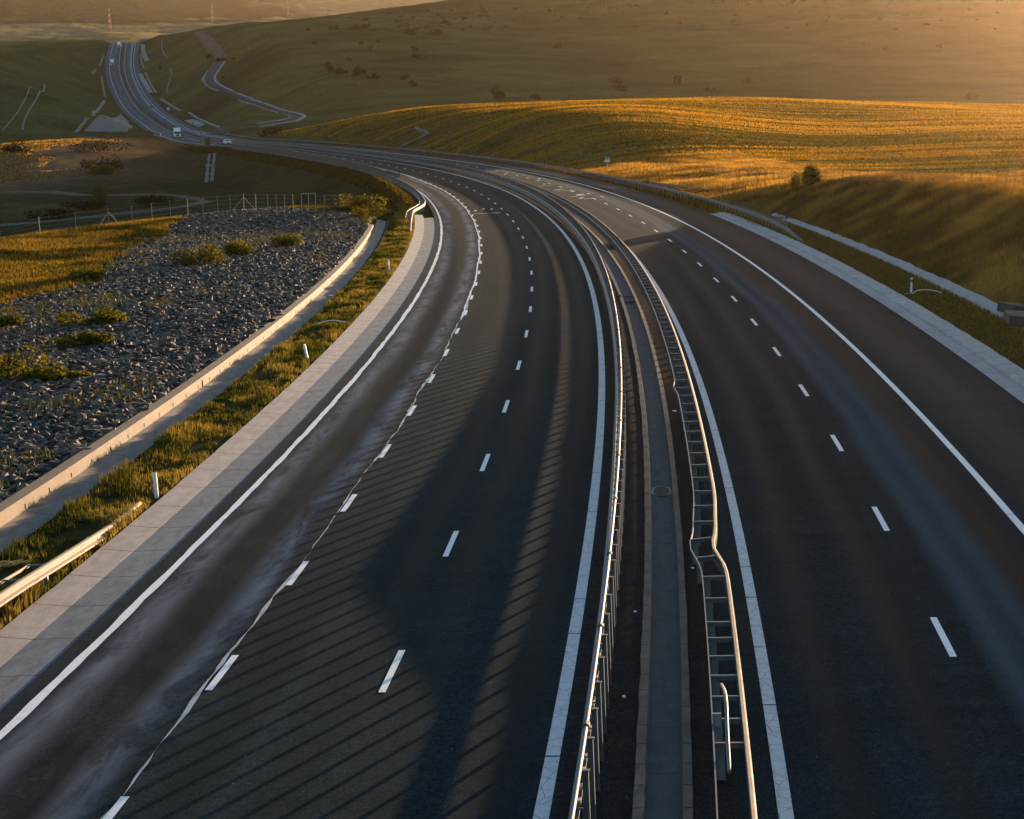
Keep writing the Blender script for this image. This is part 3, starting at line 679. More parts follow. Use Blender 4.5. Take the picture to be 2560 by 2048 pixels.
# guard rail on the outer right edge
r3 = rail_root('long guard rail on the outer right edge below the golden field', 60, 21.2)
o3 = lambda s: np.interp(s, [4, 14, 22, 50, 76, 110, 2000], [21.4, 21.5, 21.6, 21.6, 21.1, 20.4, 20.2]); h3 = lambda s: np.interp(s, [4, 12, 20, 3000], [.02, .45, .60, .60])
swp(r3, 'beam', 4, 1000, wbeam(o3, h3, -1, .31), M_steel, step=2, closed=True)
mb = MB(); mb.box((0, 0, .32), (.12, .10, .80)); pm = mesh_of(mb, 'post', M_steel_dk); ps3 = list(np.arange(14, 400, 2.0))
rep(r3, 'post', pm, [mtx(s, float(o3(s)) + .14, 0) for s in ps3])
swp(r3, 'rear_strap', 16, 46, rect(lambda s: o3(s) + .55, lambda s: o3(s) + .58, .62, .72), M_steel, step=2, closed=True)
mb = MB(); mb.box((0, 0, 0), (.5, .05, .04)); rep(r3, 'spacer', mesh_of(mb, 'spacer', M_steel), [mtx(s, float(o3(s)) + .3, .7) for s in np.arange(16, 46, 2.0)])
r3b = rail_root('short guard rail spur branching off towards the field behind the long right edge rail', 100, 22)
o3b = lambda s: np.interp(s, [66, 100, 116], [26.5, 22.4, 20.9])
swp(r3b, 'beam', 66, 113, wbeam(o3b, .60, -1, .31), M_steel, step=2, closed=True); rep(r3b, 'post', pm, [mtx(s, float(o3b(s)) + .14, 0) for s in np.arange(67, 113, 4.0)])

# flared rail on the left where the embankment starts
r4 = rail_root('flared guard rail on the left, its pale curved end turning onto the grass', 90, -8.6)
o4 = lambda s: np.interp(s, [36, 46, 56, 62, 66, 71, 77, 84, 100, 190], [-10.15, -10.15, -10.1, -10.0, -9.7, -9.1, -8.5, -8.25, -8.2, -8.1]); h4 = lambda s: np.interp(s, [36, 44, 3000], [.05, .6, .6])
swp(r4, 'beam', 36, 181, wbeam(o4, h4, 1, .34), M_rail_cream, step=.8, closed=True)
rep(r4, 'post', pm, [mtx(s, float(o4(s)) - .14, -.1) for s in np.arange(42, 180, 1.6)])
swp(r4, 'rear_strap', 50, 110, rect(lambda s: o4(s) - .62, lambda s: o4(s) - .58, .62, .72), M_steel_dk, step=1, closed=True)
mb = MB(); mb.box((0, 0, 0), (.55, .06, .04)); rep(r4, 'spacer', mesh_of(mb, 'spacer', M_steel_dk), [mtx(s, float(o4(s)) - .32, .68) for s in np.arange(50, 110, 1.6)])

# near left rail, sinking into the grass
r5 = rail_root('sunlit orange guard rail at the lower left, sinking into the verge grass', -104, -10.1)
h5 = lambda s: np.interp(s, [-190, -108, -102, -93.5], [.78, .70, .52, .12])
swp(r5, 'beam', E0, -90.5, wbeam(-10.12, h5, 1, .34), M_rail_sun, step=1, closed=True)
swp(r5, 'rear_strap', E0, -99.5, rect(-10.72, -10.68, lambda s: h5(s) + .0, lambda s: h5(s) + .09), M_rail_sun, step=1, closed=True)
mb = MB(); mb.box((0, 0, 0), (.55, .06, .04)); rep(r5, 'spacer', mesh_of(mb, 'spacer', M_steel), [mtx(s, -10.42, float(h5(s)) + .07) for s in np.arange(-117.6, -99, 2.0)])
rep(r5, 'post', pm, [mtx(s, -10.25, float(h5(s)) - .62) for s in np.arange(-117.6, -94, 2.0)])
mb = MB(); mb.box((0, 0, 0), (.02, .16, .12)); rep(r5, 'reflector', mesh_of(mb, 'reflector', M_red), [mtx(-104.2, -10.03, float(h5(-104.2)) - .02)])
mb = MB(); [mb.box((0, d, h), (.012, .035, .035)) for d in (0, .18) for h in (-.08, .08)]
rep(r5, 'bolts', mesh_of(mb, 'bolts', M_steel_dk), [mtx(s, -10.035, float(h5(s))) for s in np.arange(-117, -96, 4.0)])

# parapet on the left of the embankment
sP, _ = road_px(588, 371, -9, -6); sP = min(max(sP, 420), 640)
pr = empty('parapet', loc=P3(181, -8.0, 0)); tag(pr, 'dark slatted parapet along the left edge of the embankment', 'parapet'); bpy.context.view_layer.update()
oP = lambda s: np.interp(s, [181, 300, 700], [-8.1, -7.7, -7.4])
M_par = mat('parapet_grey_steel', (.055, .070, .078), .6)
swp(pr, 'top_rail', 181, sP, rect(lambda s: oP(s) - .06, lambda s: oP(s) + .06, 1.22, 1.32), M_par, closed=True)
swp(pr, 'bottom_rail', 181, sP, rect(lambda s: oP(s) - .10, lambda s: oP(s) + .10, -.3, .12), M_par, closed=True)
swp(pr, 'middle_rail', 181, sP, rect(lambda s: oP(s) - .02, lambda s: oP(s) + .02, .62, .70), M_par, closed=True)
mb = MB(); mb.box((0, 0, .66), (.04, .34, 1.2)); rep(pr, 'slat', mesh_of(mb, 'slat', M_par), [mtx(s, float(oP(s)), 0) for s in np.arange(181.3, sP, .62)])

# ------------------------------------------------------------------ delineator posts
M_wp = mat('white_plastic', (.72, .72, .74), .45); M_blk = mat('black_band', (.03, .03, .03), .5); M_glass = mat('amber_reflector', (.45, .22, .05), .3)
def delineator(s, off, label, tilt=(0, 0), h=.85):
    e = empty('delineator_post', M=mtx(s, off, 0, True) @ Matrix.Rotation(tilt[0], 4, 'X') @ Matrix.Rotation(tilt[1], 4, 'Y')); bpy.context.view_layer.update()
    tag(e, label, 'delineator', 'white delineator posts on the verges')
    mb = MB(); mb.prism([(-.025, 0), (.025, 0), (.03, h), (-.03, h + .03)], -.06, .06); o = mb.build('post', M_wp); o.parent = e
    mb = MB(); mb.box((0, 0, h - .18), (.128, .066, .16)); o = mb.build('band', M_wp if off < 0 else M_blk); o.parent = e
    if off > 0: mb = MB(); mb.box((0, -.034, h - .18), (.04, .01, .1)); o2 = mb.build('reflector', M_glass); o2.parent = e
delineator(-88.6, -10.05, 'white delineator post nearest the sunken orange guard rail', (0.02, -.04), .80)
delineator(-56.2, -10.2, 'leaning white delineator post in the middle of the left verge', (.0, -.20), .85)
delineator(-6, -10.3, 'small white delineator post farthest up the left grass verge', (0, -.05), .85)
delineator(-36.4, 21.75, 'white delineator post with dark reflector band on the right verge', (0, .02), .95)

# ------------------------------------------------------------------ road signs
M_green = mat('sign_green', (.02, .22, .13), .4); M_signw = mat('sign_white', (.75, .78, .76), .4); M_teal = mat('sign_back_grey', (.055, .095, .11), .6); M_ink = mat('sign_ink', (.03, .04, .04), .5)
def text(body, size, loc, m, parent, name='lettering'):
    c = bpy.data.curves.new(name, 'FONT'); c.body = body; c.size = size; c.align_x = 'CENTER'; c.align_y = 'CENTER'; c.extrude = .004; c.materials.append(m)
    tmp = bpy.data.objects.new('tmp', c); col.objects.link(tmp); bpy.context.view_layer.update(); me = bpy.data.meshes.new_from_object(tmp); bpy.data.objects.remove(tmp)
    o = bpy.data.objects.new(name, me); col.objects.link(o); o.parent = parent; o.location = loc; o.rotation_euler = (math.pi / 2, 0, 0); return o
gp = plane_pt(141.5, 21.75, 0); e = empty('road_sign', loc=(gp[0], gp[1], ground(gp[0], gp[1]) - .05)); tag(e, 'small green motorway number sign over a white plate on a thin pole', 'road sign'); bpy.context.view_layer.update()
mb = MB(); mb.tube([(0, 0, 0), (0, 0, 3.0)], .035, 8); mb.build('pole', M_steel_dk, e)
mb = MB(); mb.box((0, -.04, 2.78), (.74, .02, .44)); g1 = mb.build('green_plate', M_green, e, .005); text('A 3', .42, (0, -.056, 2.77), M_signw, g1)
mb = MB(); mb.box((0, -.04, 2.38), (.78, .02, .34)); g2 = mb.build('white_plate', M_signw, e, .005); text('31', .30, (.16, -.056, 2.38), M_ink, g2); text('km', .17, (-.2, -.056, 2.38), M_ink, g2)
def backsign(M, w, h, z, label, m=M_teal, two=False):
    e = empty('road_sign', M=M); bpy.context.view_layer.update(); tag(e, label, 'road sign', 'road signs seen from behind')
    for x in ((-w * .32, w * .32) if two else (0,)):
        mb = MB(); mb.tube([(x, 0, -.3), (x, 0, z + h / 2)], .04, 6); mb.build('pole', M_steel_dk, e)
    mb = MB(); mb.box((0, .05, z), (w, .03, h)); mb.build('panel', m, e, .01)
    mb = MB(); [mb.box((0, .025, z + k * h * .28), (w * .9, .03, .05)) for k in (-1, 1)]; mb.build('bracket', M_steel_dk, e)
backsign(mtx(160.5, -7.95, 0, True), .80, .78, 1.15, 'small square sign seen from behind beside the flared left rail')
_s, _o = road_px(527, 365, -9, -6); backsign(mtx(_s, -7.9, 0, True), 1.6, 2.0, 1.35, 'dark rectangular sign back between the box truck and the white car', M_glare, True)
_s, _o = road_px(650, 352, 18, 23); backsign(mtx(_s, 21.3, 0, True), 1.25, 1.7, 1.3, 'dark rectangular sign back at the foot of the sunlit ridge', M_glare, True)

# ------------------------------------------------------------------ vehicles
M_car = mat('white_car_paint', (.80, .80, .80), .3, .5); M_win = mat('dark_window', (.02, .025, .03), .15, .6); M_tyre = mat('tyre', (.02, .02, .02), .8); M_lamp = mat('headlamp', (.85, .85, .82), .2, .6)
M_dkcar = mat('dark_car_paint', (.03, .04, .045), .35, .5); M_grille = mat('black_grille', (.02, .02, .022), .5); M_box = mat('white_box_body', (.72, .74, .74), .5)
def wheels(e, xs, ys, r):
    for x in xs:
        for y in ys:
            mb = MB(); mb.disc((x, y, r), r, .24); w = mb.build('wheel', M_tyre, e)
            mb = MB(); mb.disc((x, y, r), r * .55, .25); mb.build('rim', M_steel, w)
def car(M, label, paintm=None, group='cars on the motorway'):
    m = paintm or M_car; e = empty('car', M=M); bpy.context.view_layer.update(); tag(e, label, 'car', group)
    mb = MB(); L = 4.5; y = L / 2                      # faces local -y
    mb.prism([(-y, .35), (-y + .05, .70), (-y + .25, .85), (-.9, 1.0), (-.35, 1.42), (1.2, 1.45), (1.95, 1.05), (y, .98), (y, .35)], -.88, .88); mb.build('body', m, e, .05)
    mb = MB(); mb.prism([(-.93, 1.03), (-.40, 1.39), (-.34, 1.36), (-.86, 1.0)], -.74, .74); mb.build('windscreen', M_win, e)
    mb = MB(); [mb.box((sx * .885, .35, 1.18), (.02, 1.9, .28)) for sx in (-1, 1)]; mb.build('side_windows', M_win, e)
    mb = MB(); mb.prism([(1.25, 1.42), (1.93, 1.08), (1.96, 1.12), (1.28, 1.46)], -.70, .70); mb.build('rear_window', M_win, e)
    mb = MB(); mb.box((0, -y - .01, .58), (1.0, .03, .18)); mb.box((0, -y - .01, .40), (1.3, .03, .1)); mb.build('grille', M_grille, e)
    for sx in (-1, 1): mb = MB(); mb.box((sx * .68, -y + .03, .70), (.34, .12, .16)); mb.build('headlight', M_lamp, e, .02)
    for sx in (-1, 1): mb = MB(); mb.box((sx * 1.0, -.75, 1.02), (.18, .12, .14)); mb.build('mirror', m, e, .02)
    wheels(e, (-.80, .80), (-1.4, 1.4), .33); return e
def truck(M, label, big=True, group='trucks on the motorway'):
    e = empty('truck', M=M); bpy.context.view_layer.update(); tag(e, label, 'truck', group)
    L = 8.0 if big else 12.0
    mb = MB(); mb.box((0, L / 2 - 1.0, 2.35), (2.5, L - 2.2, 2.9)); mb.build('cargo_box', M_box, e, .04)
    mb = MB(); mb.box((0, L / 2 - 1.0, .75), (1.6, L - 1.0, .3)); mb.build('chassis', M_grille, e)
    mb = MB(); mb.prism([(-2.05, .5), (-2.1, 1.5), (-1.75, 2.55), (-1.45, 2.75), (-.3, 2.85), (-.3, .5)], -1.2, 1.2); c = mb.build('cab', M_car, e, .06)
    mb = MB(); mb.prism([(-2.11, 1.55), (-1.80, 2.42), (-1.76, 2.40), (-2.06, 1.53)], -1.08, 1.08); mb.build('windscreen', M_win, c)
    mb = MB(); mb.box((0, -2.12, 1.05), (1.35, .05, .55)); mb.box((0, -2.1, .5), (2.0, .06, .2)); mb.build('grille', M_grille, c)
    for sx in (-1, 1): mb = MB(); mb.box((sx * .92, -2.10, .80), (.42, .12, .30)); mb.build('headlight', M_lamp, c, .02)
    for sx in (-1, 1): mb = MB(); mb.box((sx * 1.38, -1.7, 1.95), (.16, .12, .5)); mb.build('mirror', M_grille, c, .02)
    mb = MB(); mb.prism([(-1.4, 2.76), (-.9, 3.5), (-.3, 3.75), (-.3, 2.8)], -1.1, 1.1); mb.build('wind_deflector', M_box, c, .04)
    for sx in (-1, 1): mb = MB(); mb.box((sx * 1.21, -1.2, 1.95), (.02, .8, .6)); mb.build('side_window', M_win, c)
    wheels(e, (-1.05, 1.05), (-1.2, L - 3.0) if big else (-1.2, L - 3.0, L - 4.2), .5); return e
def on_road(px, py, omin, omax, away=False):
    s, o = road_px(px, py, omin, omax); M = mtx(s, o, .015); return M if not away else M @ Matrix.Rotation(math.pi, 4, 'Z')
truck(on_road(444, 345.5, -5, 4), 'large white box truck with dark windscreen passing the end of the sunlit rim')
car(on_road(568, 362, -5, 4), 'white car driving towards the camera at the start of the slatted parapet')
truck(on_road(281, 164, -5, 3), 'white truck alone on the far climb, below the crest', False)
truck(on_road(298, 119.5, -4, 2), 'white truck just over the crest beside two white cars', False)
car(on_road(307.5, 118.5, 0, 3.5), 'white car on the crest, right beside the white truck')
car(on_road(307, 112.5, -1, 3), 'white car coming over the crest, the farthest vehicle')
car(on_road(339, 111.5, 8, 15, True), 'pale car driving away over the crest on the right carriageway')
car(on_road(379, 269, 8, 16, True), 'small dark car driving away alone on the right carriageway', M_dkcar)
# ------------------------------------------------------------------ wire fences
M_post_w = mat('pale_fence_post', (.30, .24, .18), .8); M_post_d = mat('dark_fence_post', (.10, .075, .055), .9); M_wire = steel('fence_wire', (.35, .33, .30), .5, .5)
def gpt(px, py): p = at(px, py); return np.array([p[0], p[1], ground(p[0], p[1])])
def fence(feet, h, label, m, wires=5, r=.032, wr=.007, braces=()):
    P = [gpt(*f) for f in feet]; e = empty('wire_fence', loc=P[0]); bpy.context.view_layer.update(); tag(e, label, 'fence', 'wire fences')
    for i, p in enumerate(P):
        mb = MB(); ln = (rng.random(2) - .5) * .08; mb.tube([p - (0, 0, .2), p + (ln[0], ln[1], h)], r, 6); under(mb.build('post', m), e)
        if i in braces:
            d = (P[min(i + 1, len(P) - 1)] - P[max(i - 1, 0)]); d /= np.linalg.norm(d)
            for sg in braces[i]:
                mb = MB(); q = p + d * 1.5 * sg; q[2] = ground(q[0], q[1]); mb.tube([p + (0, 0, h * .82), q], r * .8, 6); under(mb.build('brace', m), e)
    for k in range(wires):
        mb = MB(); z = h * (.12 + .84 * k / (wires - 1)); pts = []
        for a, b in zip(P[:-1], P[1:]):
            for t in (0, .25, .5, .75): pts.append(a * (1 - t) + b * t + (0, 0, z - .12 * 4 * t * (1 - t) * rng.random()))
        pts.append(P[-1] + (0, 0, z)); mb.tube(pts, wr, 4); under(mb.build('wire', M_wire), e)
    return e
fence([(2, 600), (100, 593), (190, 580), (273, 569), (332, 562), (381, 555), (427, 548), (470, 543), (508, 540), (545, 536), (576, 534), (610, 531), (640, 531), (670, 531), (692, 531), (712, 531), (734, 532)], 2.0,
      'sunlit wire fence with braced posts above the stone slope', M_post_w, braces={1: (1,), 3: (-1, 1), 11: (-1, 1)})
fence([(790, 533), (812, 532), (834, 531), (848, 530), (863, 528)], 1.9, 'short dim stretch of wire fence right of the gate frame', M_post_d)
fence([(1762 + 21.5 * k, 440 + 12 * (1 - math.exp(-k / 5)) + .75 * k) for k in range(38)], 1.6, 'thin dark wire fence across the dry grass behind the lone tree', M_post_d, 4, .035, .009)
ga, gb = gpt(755, 534), gpt(790, 534); e = empty('gate_frame', loc=ga); bpy.context.view_layer.update(); tag(e, 'open rectangular gate frame of pale posts and a top bar in the wire fence', 'gate')
for p in (ga, ga * .5 + gb * .5, gb): mb = MB(); mb.tube([p - (0, 0, .2), p + (0, 0, 2.1 if p is not None else 0)], .05, 6); under(mb.build('post', M_post_w), e)
mb = MB(); mb.tube([ga + (0, 0, 2.1), gb + (0, 0, 2.1)], .05, 6); under(mb.build('top_bar', M_post_w), e)

# ------------------------------------------------------------------ draped ribbons: tracks, ditches, stone chutes
def ribbon(name, px, w, m, h=.12, label=None, cat=None, group=None, kind=None, jag=0, step=3.0, shoulder=True):
    P = np.array([at(*p) for p in px]); Q = spline(P[:, :2] if len(P) > 2 else np.vstack([P[0], P.mean(0), P[1]])[:, :2], step=step)
    t = np.gradient(Q, axis=0); t /= np.linalg.norm(t, axis=1)[:, None] + 1e-9; n = np.stack([t[:, 1], -t[:, 0]], 1)
    w_ = w * (1 + (jag * fbm(np.arange(len(Q)) * .7, np.zeros(len(Q)) + len(Q), 3) if jag else 0)) * np.ones(len(Q))
    offs = [-.5, -.5, -.2, .2, .5, .5]; hs = [-.6, h, h, h, h, -.6]; V = []; UV = []
    sarc = np.r_[0, np.cumsum(np.linalg.norm(np.diff(Q, axis=0), axis=1))]
    for o, hh in zip(offs, hs):
        xy = Q + n * (o * w_)[:, None]; z = H(xy[:, 0], xy[:, 1]); V.append(np.c_[xy, z + hh]); UV.append(np.c_[sarc, o * w_])
    V = np.stack(V, 1); UV = np.stack(UV, 1); zc = V[:, 1:5, 2].max(1); V[:, 1:5, 2] = zc[:, None]
    k = len(offs); i = np.arange(len(Q) - 1)[:, None] * k; j = np.arange(k - 1)[None]; Fq = np.stack([i + j, i + j + 1, i + k + j + 1, i + k + j], -1).reshape(-1, 4)
    o = mesh_np(name, V.reshape(-1, 3), Fq, m, uv=UV.reshape(-1, 2)); tag(o, label, cat, group, kind); return o
def cz1(l): return [(200 + a / 3.369, 60 + b / 3.369) for a, b in l]
M_gravel = mat('gravel_track', lambda nt, b: (lambda g: g.l(g.ramp(g.noise(g.coord('Object'), .8, 5, .7), [(.3, (.05, .055, .055)), (.7, (.12, .125, .12))]), b.inputs['Base Color']))(G(nt)), 1, 0)
M_dark_path = mat('dark_path', (.030, .028, .018), 1)
M_dirt = mat('dirt_track', lambda nt, b: (lambda g: g.l(g.ramp(g.noise(g.coord('Object'), .5, 5, .7), [(.3, (.10, .08, .055)), (.7, (.19, .15, .11))]), b.inputs['Base Color']))(G(nt)), 1, 0)
M_palecon = concrete('pale_ditch_concrete', (.24, .26, .27), 3, .03, .5)
ribbon('access_track', cz1([(1180, 330), (1130, 385), (1090, 455), (1112, 508), (1200, 553), (1400, 640), (1600, 710), (1775, 757), (1825, 787), (1780, 815), (1620, 845), (1400, 872), (1230, 888)]), 5.0, M_gravel, kind='structure')
G1 = 'concrete ditches on the far slopes'
ribbon('ditch', cz1([(1148, 325), (1105, 380), (1050, 440), (1050, 490), (1092, 532), (1200, 570), (1400, 662), (1600, 728), (1745, 762), (1782, 785), (1740, 802), (1620, 822), (1500, 842)]), 1.7, M_palecon, .25, 'pale concrete ditch along the valley side of the bent access track', 'ditch', G1, jag=.6)
ribbon('ditch', cz1([(1218, 325), (1175, 385), (1137, 450), (1150, 492), (1220, 540), (1400, 620), (1600, 690), (1800, 748), (1888, 778), (1850, 806), (1720, 835), (1500, 866)]), 1.7, M_palecon, .25, 'pale concrete ditch along the uphill side of the bent access track', 'ditch', G1, jag=.5)
ribbon('dirt_path', cz1([(1010, 90), (1060, 130), (1120, 200), (1180, 270), (1200, 310)]), 9, M_dirt, .1, kind='structure', jag=.5)
ribbon('ditch', [(357, 113), (360, 135), (369, 156)], 3.6, M_oldcon, .2, 'broad pale concrete slab strip right of the road near the crest', 'ditch', G1)
ribbon('ditch', [(355, 125), (353, 150), (360, 172)], 1.12, M_oldcon, .25, 'thin grey ditch between the far road and the broad slab strip', 'ditch', G1, jag=.4)
ribbon('ditch', [(364, 183), (374, 205), (393, 236)], 1.24, M_oldcon, .25, 'grey ditch right of the far road above the concrete box', 'ditch', G1, jag=.4)
ribbon('ditch', [(402, 248), (425, 263), (452, 279)], 1.36, M_palecon, .25, 'pale ditch just below the concrete box', 'ditch', G1, jag=.5)
ribbon('ditch', [(473, 283), (500, 300), (530, 313), (556, 321)], 1.36, M_palecon, .25, 'pale ditch leading down to the end of the access track', 'ditch', G1, jag=.4)
ribbon('ditch', [(348, 183), (360, 206), (378, 236)], 3.5, M_palecon, .2, 'pale concrete strip hugging the right shoulder of the far road', 'ditch', G1)
ribbon('ditch', [(390, 158), (378, 165), (365, 174)], 0.74, M_oldcon_dk, .25, 'faint short ditch slanting up from the far road to the right', 'ditch', G1, jag=.5)
ribbon('ditch', [(405, 99), (404, 115), (408, 130), (418, 145)], 0.93, M_oldcon_dk, .2, 'faint winding ditch on the slope below the lit patch', 'ditch', G1, jag=.6)
ribbon('ditch', [(426, 173), (428, 190), (420, 215), (418, 234)], 0.93, M_oldcon_dk, .2, 'faint ditch coming down to the concrete box', 'ditch', G1, jag=.6)
ribbon('ditch', [(79, 218), (62, 250), (45, 280), (28, 302), (6, 327)], 0.56, M_oldcon_dk, .2, 'left one of the twin strips on the shaded left slope', 'ditch', G1, jag=.6)
ribbon('ditch', [(111, 212), (95, 240), (80, 265), (67, 288), (59, 308), (56, 326)], 0.81, M_oldcon_dk, .2, 'right, wider one of the twin strips on the shaded left slope', 'ditch', G1, jag=.5)
for i, (p, l) in enumerate([([(258, 140), (254, 153), (249, 167)], 'highest ditch piece left of the far climb'), ([(239, 175), (234, 181), (230, 187)], 'very short ditch piece left of the far climb'),
              ([(254, 193), (258, 220), (264, 245)], 'thin ditch beside the left edge of the far road'), ([(261, 253), (248, 272), (234, 291)], 'ditch piece slanting down towards the paved apron'), ([(219, 296), (205, 313), (189, 333)], 'lowest ditch piece left of the paved apron')]):
    ribbon('ditch', p, 1.6, M_oldcon_dk if i != 3 else M_oldcon, .2, l, 'ditch', G1, jag=.5)
ribbon('valley_track', [(0, 481), (128, 481), (193, 488), (297, 488), (416, 488), (463, 493), (515, 505)], 3.0, M_dirt, .1, kind='structure', jag=.6)
ribbon('valley_track', [(519, 504), (480, 515), (430, 522), (300, 537), (120, 555), (0, 565)], 3.5, mat('dim_track', (.075, .065, .05), 1), .1, kind='structure', jag=.6)
ribbon('stone_chute', [(524, 388), (520, 420), (516, 458)], .8, M_oldcon_dk, .25, 'left stone chute running down the shaded embankment', 'stone chute', 'stone chutes on the embankment', jag=1.2, step=1.5)
ribbon('stone_chute', [(537, 387), (533, 420), (529, 456)], .8, M_oldcon_dk, .25, 'right stone chute running down the shaded embankment', 'stone chute', 'stone chutes on the embankment', jag=1.0, step=1.5)
ribbon('stepped_spillway', [(1042, 320), (1058, 330), (1061, 340), (1045, 348), (1028, 355), (1008, 368)], 1.1, M_oldcon_dk, .2, 'stepped stone spillway on the dark bank behind the right rail', 'spillway', None, jag=.7, step=1.2)
ribbon('concrete_strip', [(190, 630), (232, 607), (262, 592), (308, 578)], 1.1, M_channel, .08, 'half buried concrete strip in the sunlit grass near the fence', 'concrete strip', None, jag=.5, step=1)
def patch(name, poly, m, h=.15, n=14, label=None, cat=None):
    P = np.array([at(*p) for p in poly]); c = P.mean(0); V = []; k = len(P)
    rings = [1.0, .8, .6, .4, .2]; pts = []
    for r in rings:
        for a, b in zip(P, np.roll(P, -1, 0)):
            for t in (0, .25, .5, .75): q = a * (1 - t) + b * t; pts.append(c + (q - c) * r)
    pts = np.array(pts); K_ = 4 * k; z = H(pts[:, 0], pts[:, 1]) + h; V = np.c_[pts[:, :2], z]
    skirt = V[:K_].copy(); skirt[:, 2] -= .8; V = np.vstack([V, [[c[0], c[1], float(H([c[0]], [c[1]])[0]) + h]], skirt]); Fs = []
    for r in range(4):
        for i in range(K_): Fs.append((r * K_ + i, r * K_ + (i + 1) % K_, (r + 1) * K_ + (i + 1) % K_, (r + 1) * K_ + i))
    ci = 5 * K_; Fs += [(4 * K_ + i, 4 * K_ + (i + 1) % K_, ci) for i in range(K_)]
    Fs += [(i, (i + 1) % K_, ci + 1 + (i + 1) % K_, ci + 1 + i) for i in range(K_)]
    me = bpy.data.meshes.new(name); me.from_pydata(V.tolist(), [], Fs); uvl = me.uv_layers.new(name='UVMap')
    for l in me.loops: uvl.data[l.index].uv = V[l.vertex_index][:2]
    o = link(name, me, m); tag(o, label, cat); return o
patch('paved_apron', [(210, 329), (236, 311), (254, 310), (280, 297), (302, 286), (318, 302), (333, 320), (318, 331), (262, 330)], M_oldcon_dk, .3, label='ribbed grey paved apron fanning out left below the far road', cat='apron')
patch('concrete_pad', [(461, 303), (482, 299), (500, 304), (512, 313), (497, 318)], M_palecon, .3, label='pale concrete pad right of the far road with a green sign on it', cat='concrete pad')
p = gpt(493, 312); e = empty('road_sign', loc=p); bpy.context.view_layer.update(); tag(e, 'small green and white sign lying low on the pale concrete pad', 'road sign')
mb = MB(); mb.box((0, 0, .9), (5.5, .1, 1.1)); mb.build('panel', M_green, e); mb = MB(); mb.box((0, -.07, .9), (3.5, .05, .5)); mb.build('white_field', M_signw, e)
mb = MB(); [mb.box((x, .05, .3), (.1, .1, 1.0)) for x in (-2, 2)]; mb.build('legs', M_steel_dk, e)
p = gpt(396, 241); mb = MB(); mb.box((0, 0, 1.0), (5, 3, 2.4)); mb.box((0, 0, 2.3), (5.6, 3.6, .25)); o = mb.build('culvert_box', M_palecon, bevel=.05); o.location = p; tag(o, 'small pale concrete culvert box where the ditches meet', 'culvert')
p = gpt(421, 276); mb = MB(); mb.box((0, 0, .8), (1.6, .6, 1.6)); mb.box((0, 0, 1.7), (1.8, .8, .2)); o = mb.build('marker_box', M_wp, bevel=.05); o.location = p; tag(o, 'tiny bright white box in the grass right of the far road', 'box')
# concrete slabs at the right edge of the picture
for i, (s, off, lx, ly, rz, lb) in enumerate([(-47.5, 25.3, 1.5, 2.2, .2, 'tilted concrete block standing at the right picture edge in the channel'), (-51.5, 24.4, 1.3, 2.6, -.1, 'flat broken concrete slab in front of the tilted block')]):
    mb = MB(); mb.box((0, 0, .22), (lx, ly, .5)); o = mb.build('concrete_block', M_gutter_r, bevel=.04); o.matrix_world = mtx(s, off, 0) @ Matrix.Rotation(rz, 4, 'Z') @ Matrix.Rotation(.12, 4, 'Y'); tag(o, lb, 'concrete block', 'broken concrete by the right channel')
# median details
mb = MB(); n = 20; mb.add([(.33 * math.cos(2 * math.pi * k / n), .75 * math.sin(2 * math.pi * k / n), .012) for k in range(n)] + [(.33 * math.cos(2 * math.pi * k / n), .75 * math.sin(2 * math.pi * k / n), -.02) for k in range(n)], [tuple(range(n))] + [(k, (k + 1) % n, n + (k + 1) % n, n + k) for k in range(n)])
for k in range(-4, 5): mb.box((0, k * .15, .022), (.5 * math.sqrt(max(.05, 1 - (k * .15 / .75) ** 2)), .03, .02))
o = mb.build('drain_grate', M_grille); o.matrix_world = mtx(-89.2, 5.79, -.14); tag(o, 'dark oval drain grate in the median gutter', 'drain grate')
for s in (-30.5, -33.5): mb = MB(); mb.box((0, 0, 0), (.70, .5 if s < -32 else .25, .05)); o = mb.build('gutter_sill', M_palecon if s > -32 else M_medgut, bevel=.01); o.matrix_world = mtx(s, 5.79, -.08); o['kind'] = 'structure'
mb = MB(); mb.box((0, 0, 0), (.8, .5, .14)); o = mb.build('gutter_inlet', M_median); o.matrix_world = mtx(-31.2, 5.0, .02); o['kind'] = 'structure'

# white hose, scraps and cut straw
def tubeobj(name, pts, r, m, label, cat, group=None):
    mb = MB(); mb.tube(spline(np.array(pts), step=.15), r, 6); o = mb.build(name, m); tag(o, label, cat, group); return o
tubeobj('pipe', [P3(-40.6, -9.95, .10), P3(-40.2, -10.5, .16), P3(-39.9, -11.0, .20), P3(-40.3, -11.6, .14), P3(-41.2, -12.1, .05)], .035, M_wp, 'thin white pipe lying across the left grass verge', 'pipe')
tubeobj('pipe', [P3(-37.2, 21.7, .12), P3(-36.4, 22.2, .22), P3(-36.2, 22.8, .2), P3(-37.0, 23.4, .08)], .022, M_wp, 'thin pale pipe behind the right delineator post', 'pipe')
def scrap(s, off, h, sz, label, grp='scraps of litter'):
    mb = MB(); a = [(math.cos(t) * sz * (.5 + .5 * random.random()), math.sin(t) * sz * (.5 + .5 * random.random()), .03 * random.random()) for t in np.linspace(0, 6.28, 8)[:-1]]
    mb.add(a + [(x * .9, y * .9, z + .02) for x, y, z in a], [tuple(range(6, -1, -1)), tuple(range(7, 14))] + [(i, (i + 1) % 7, 7 + (i + 1) % 7, 7 + i) for i in range(7)])
    o = mb.build('scrap', M_wp); o.matrix_world = mtx(s, off, h); tag(o, label, 'litter', grp)
scrap(-37.2, 21.35, .12, .17, 'white plastic scrap at the foot of the right delineator post')
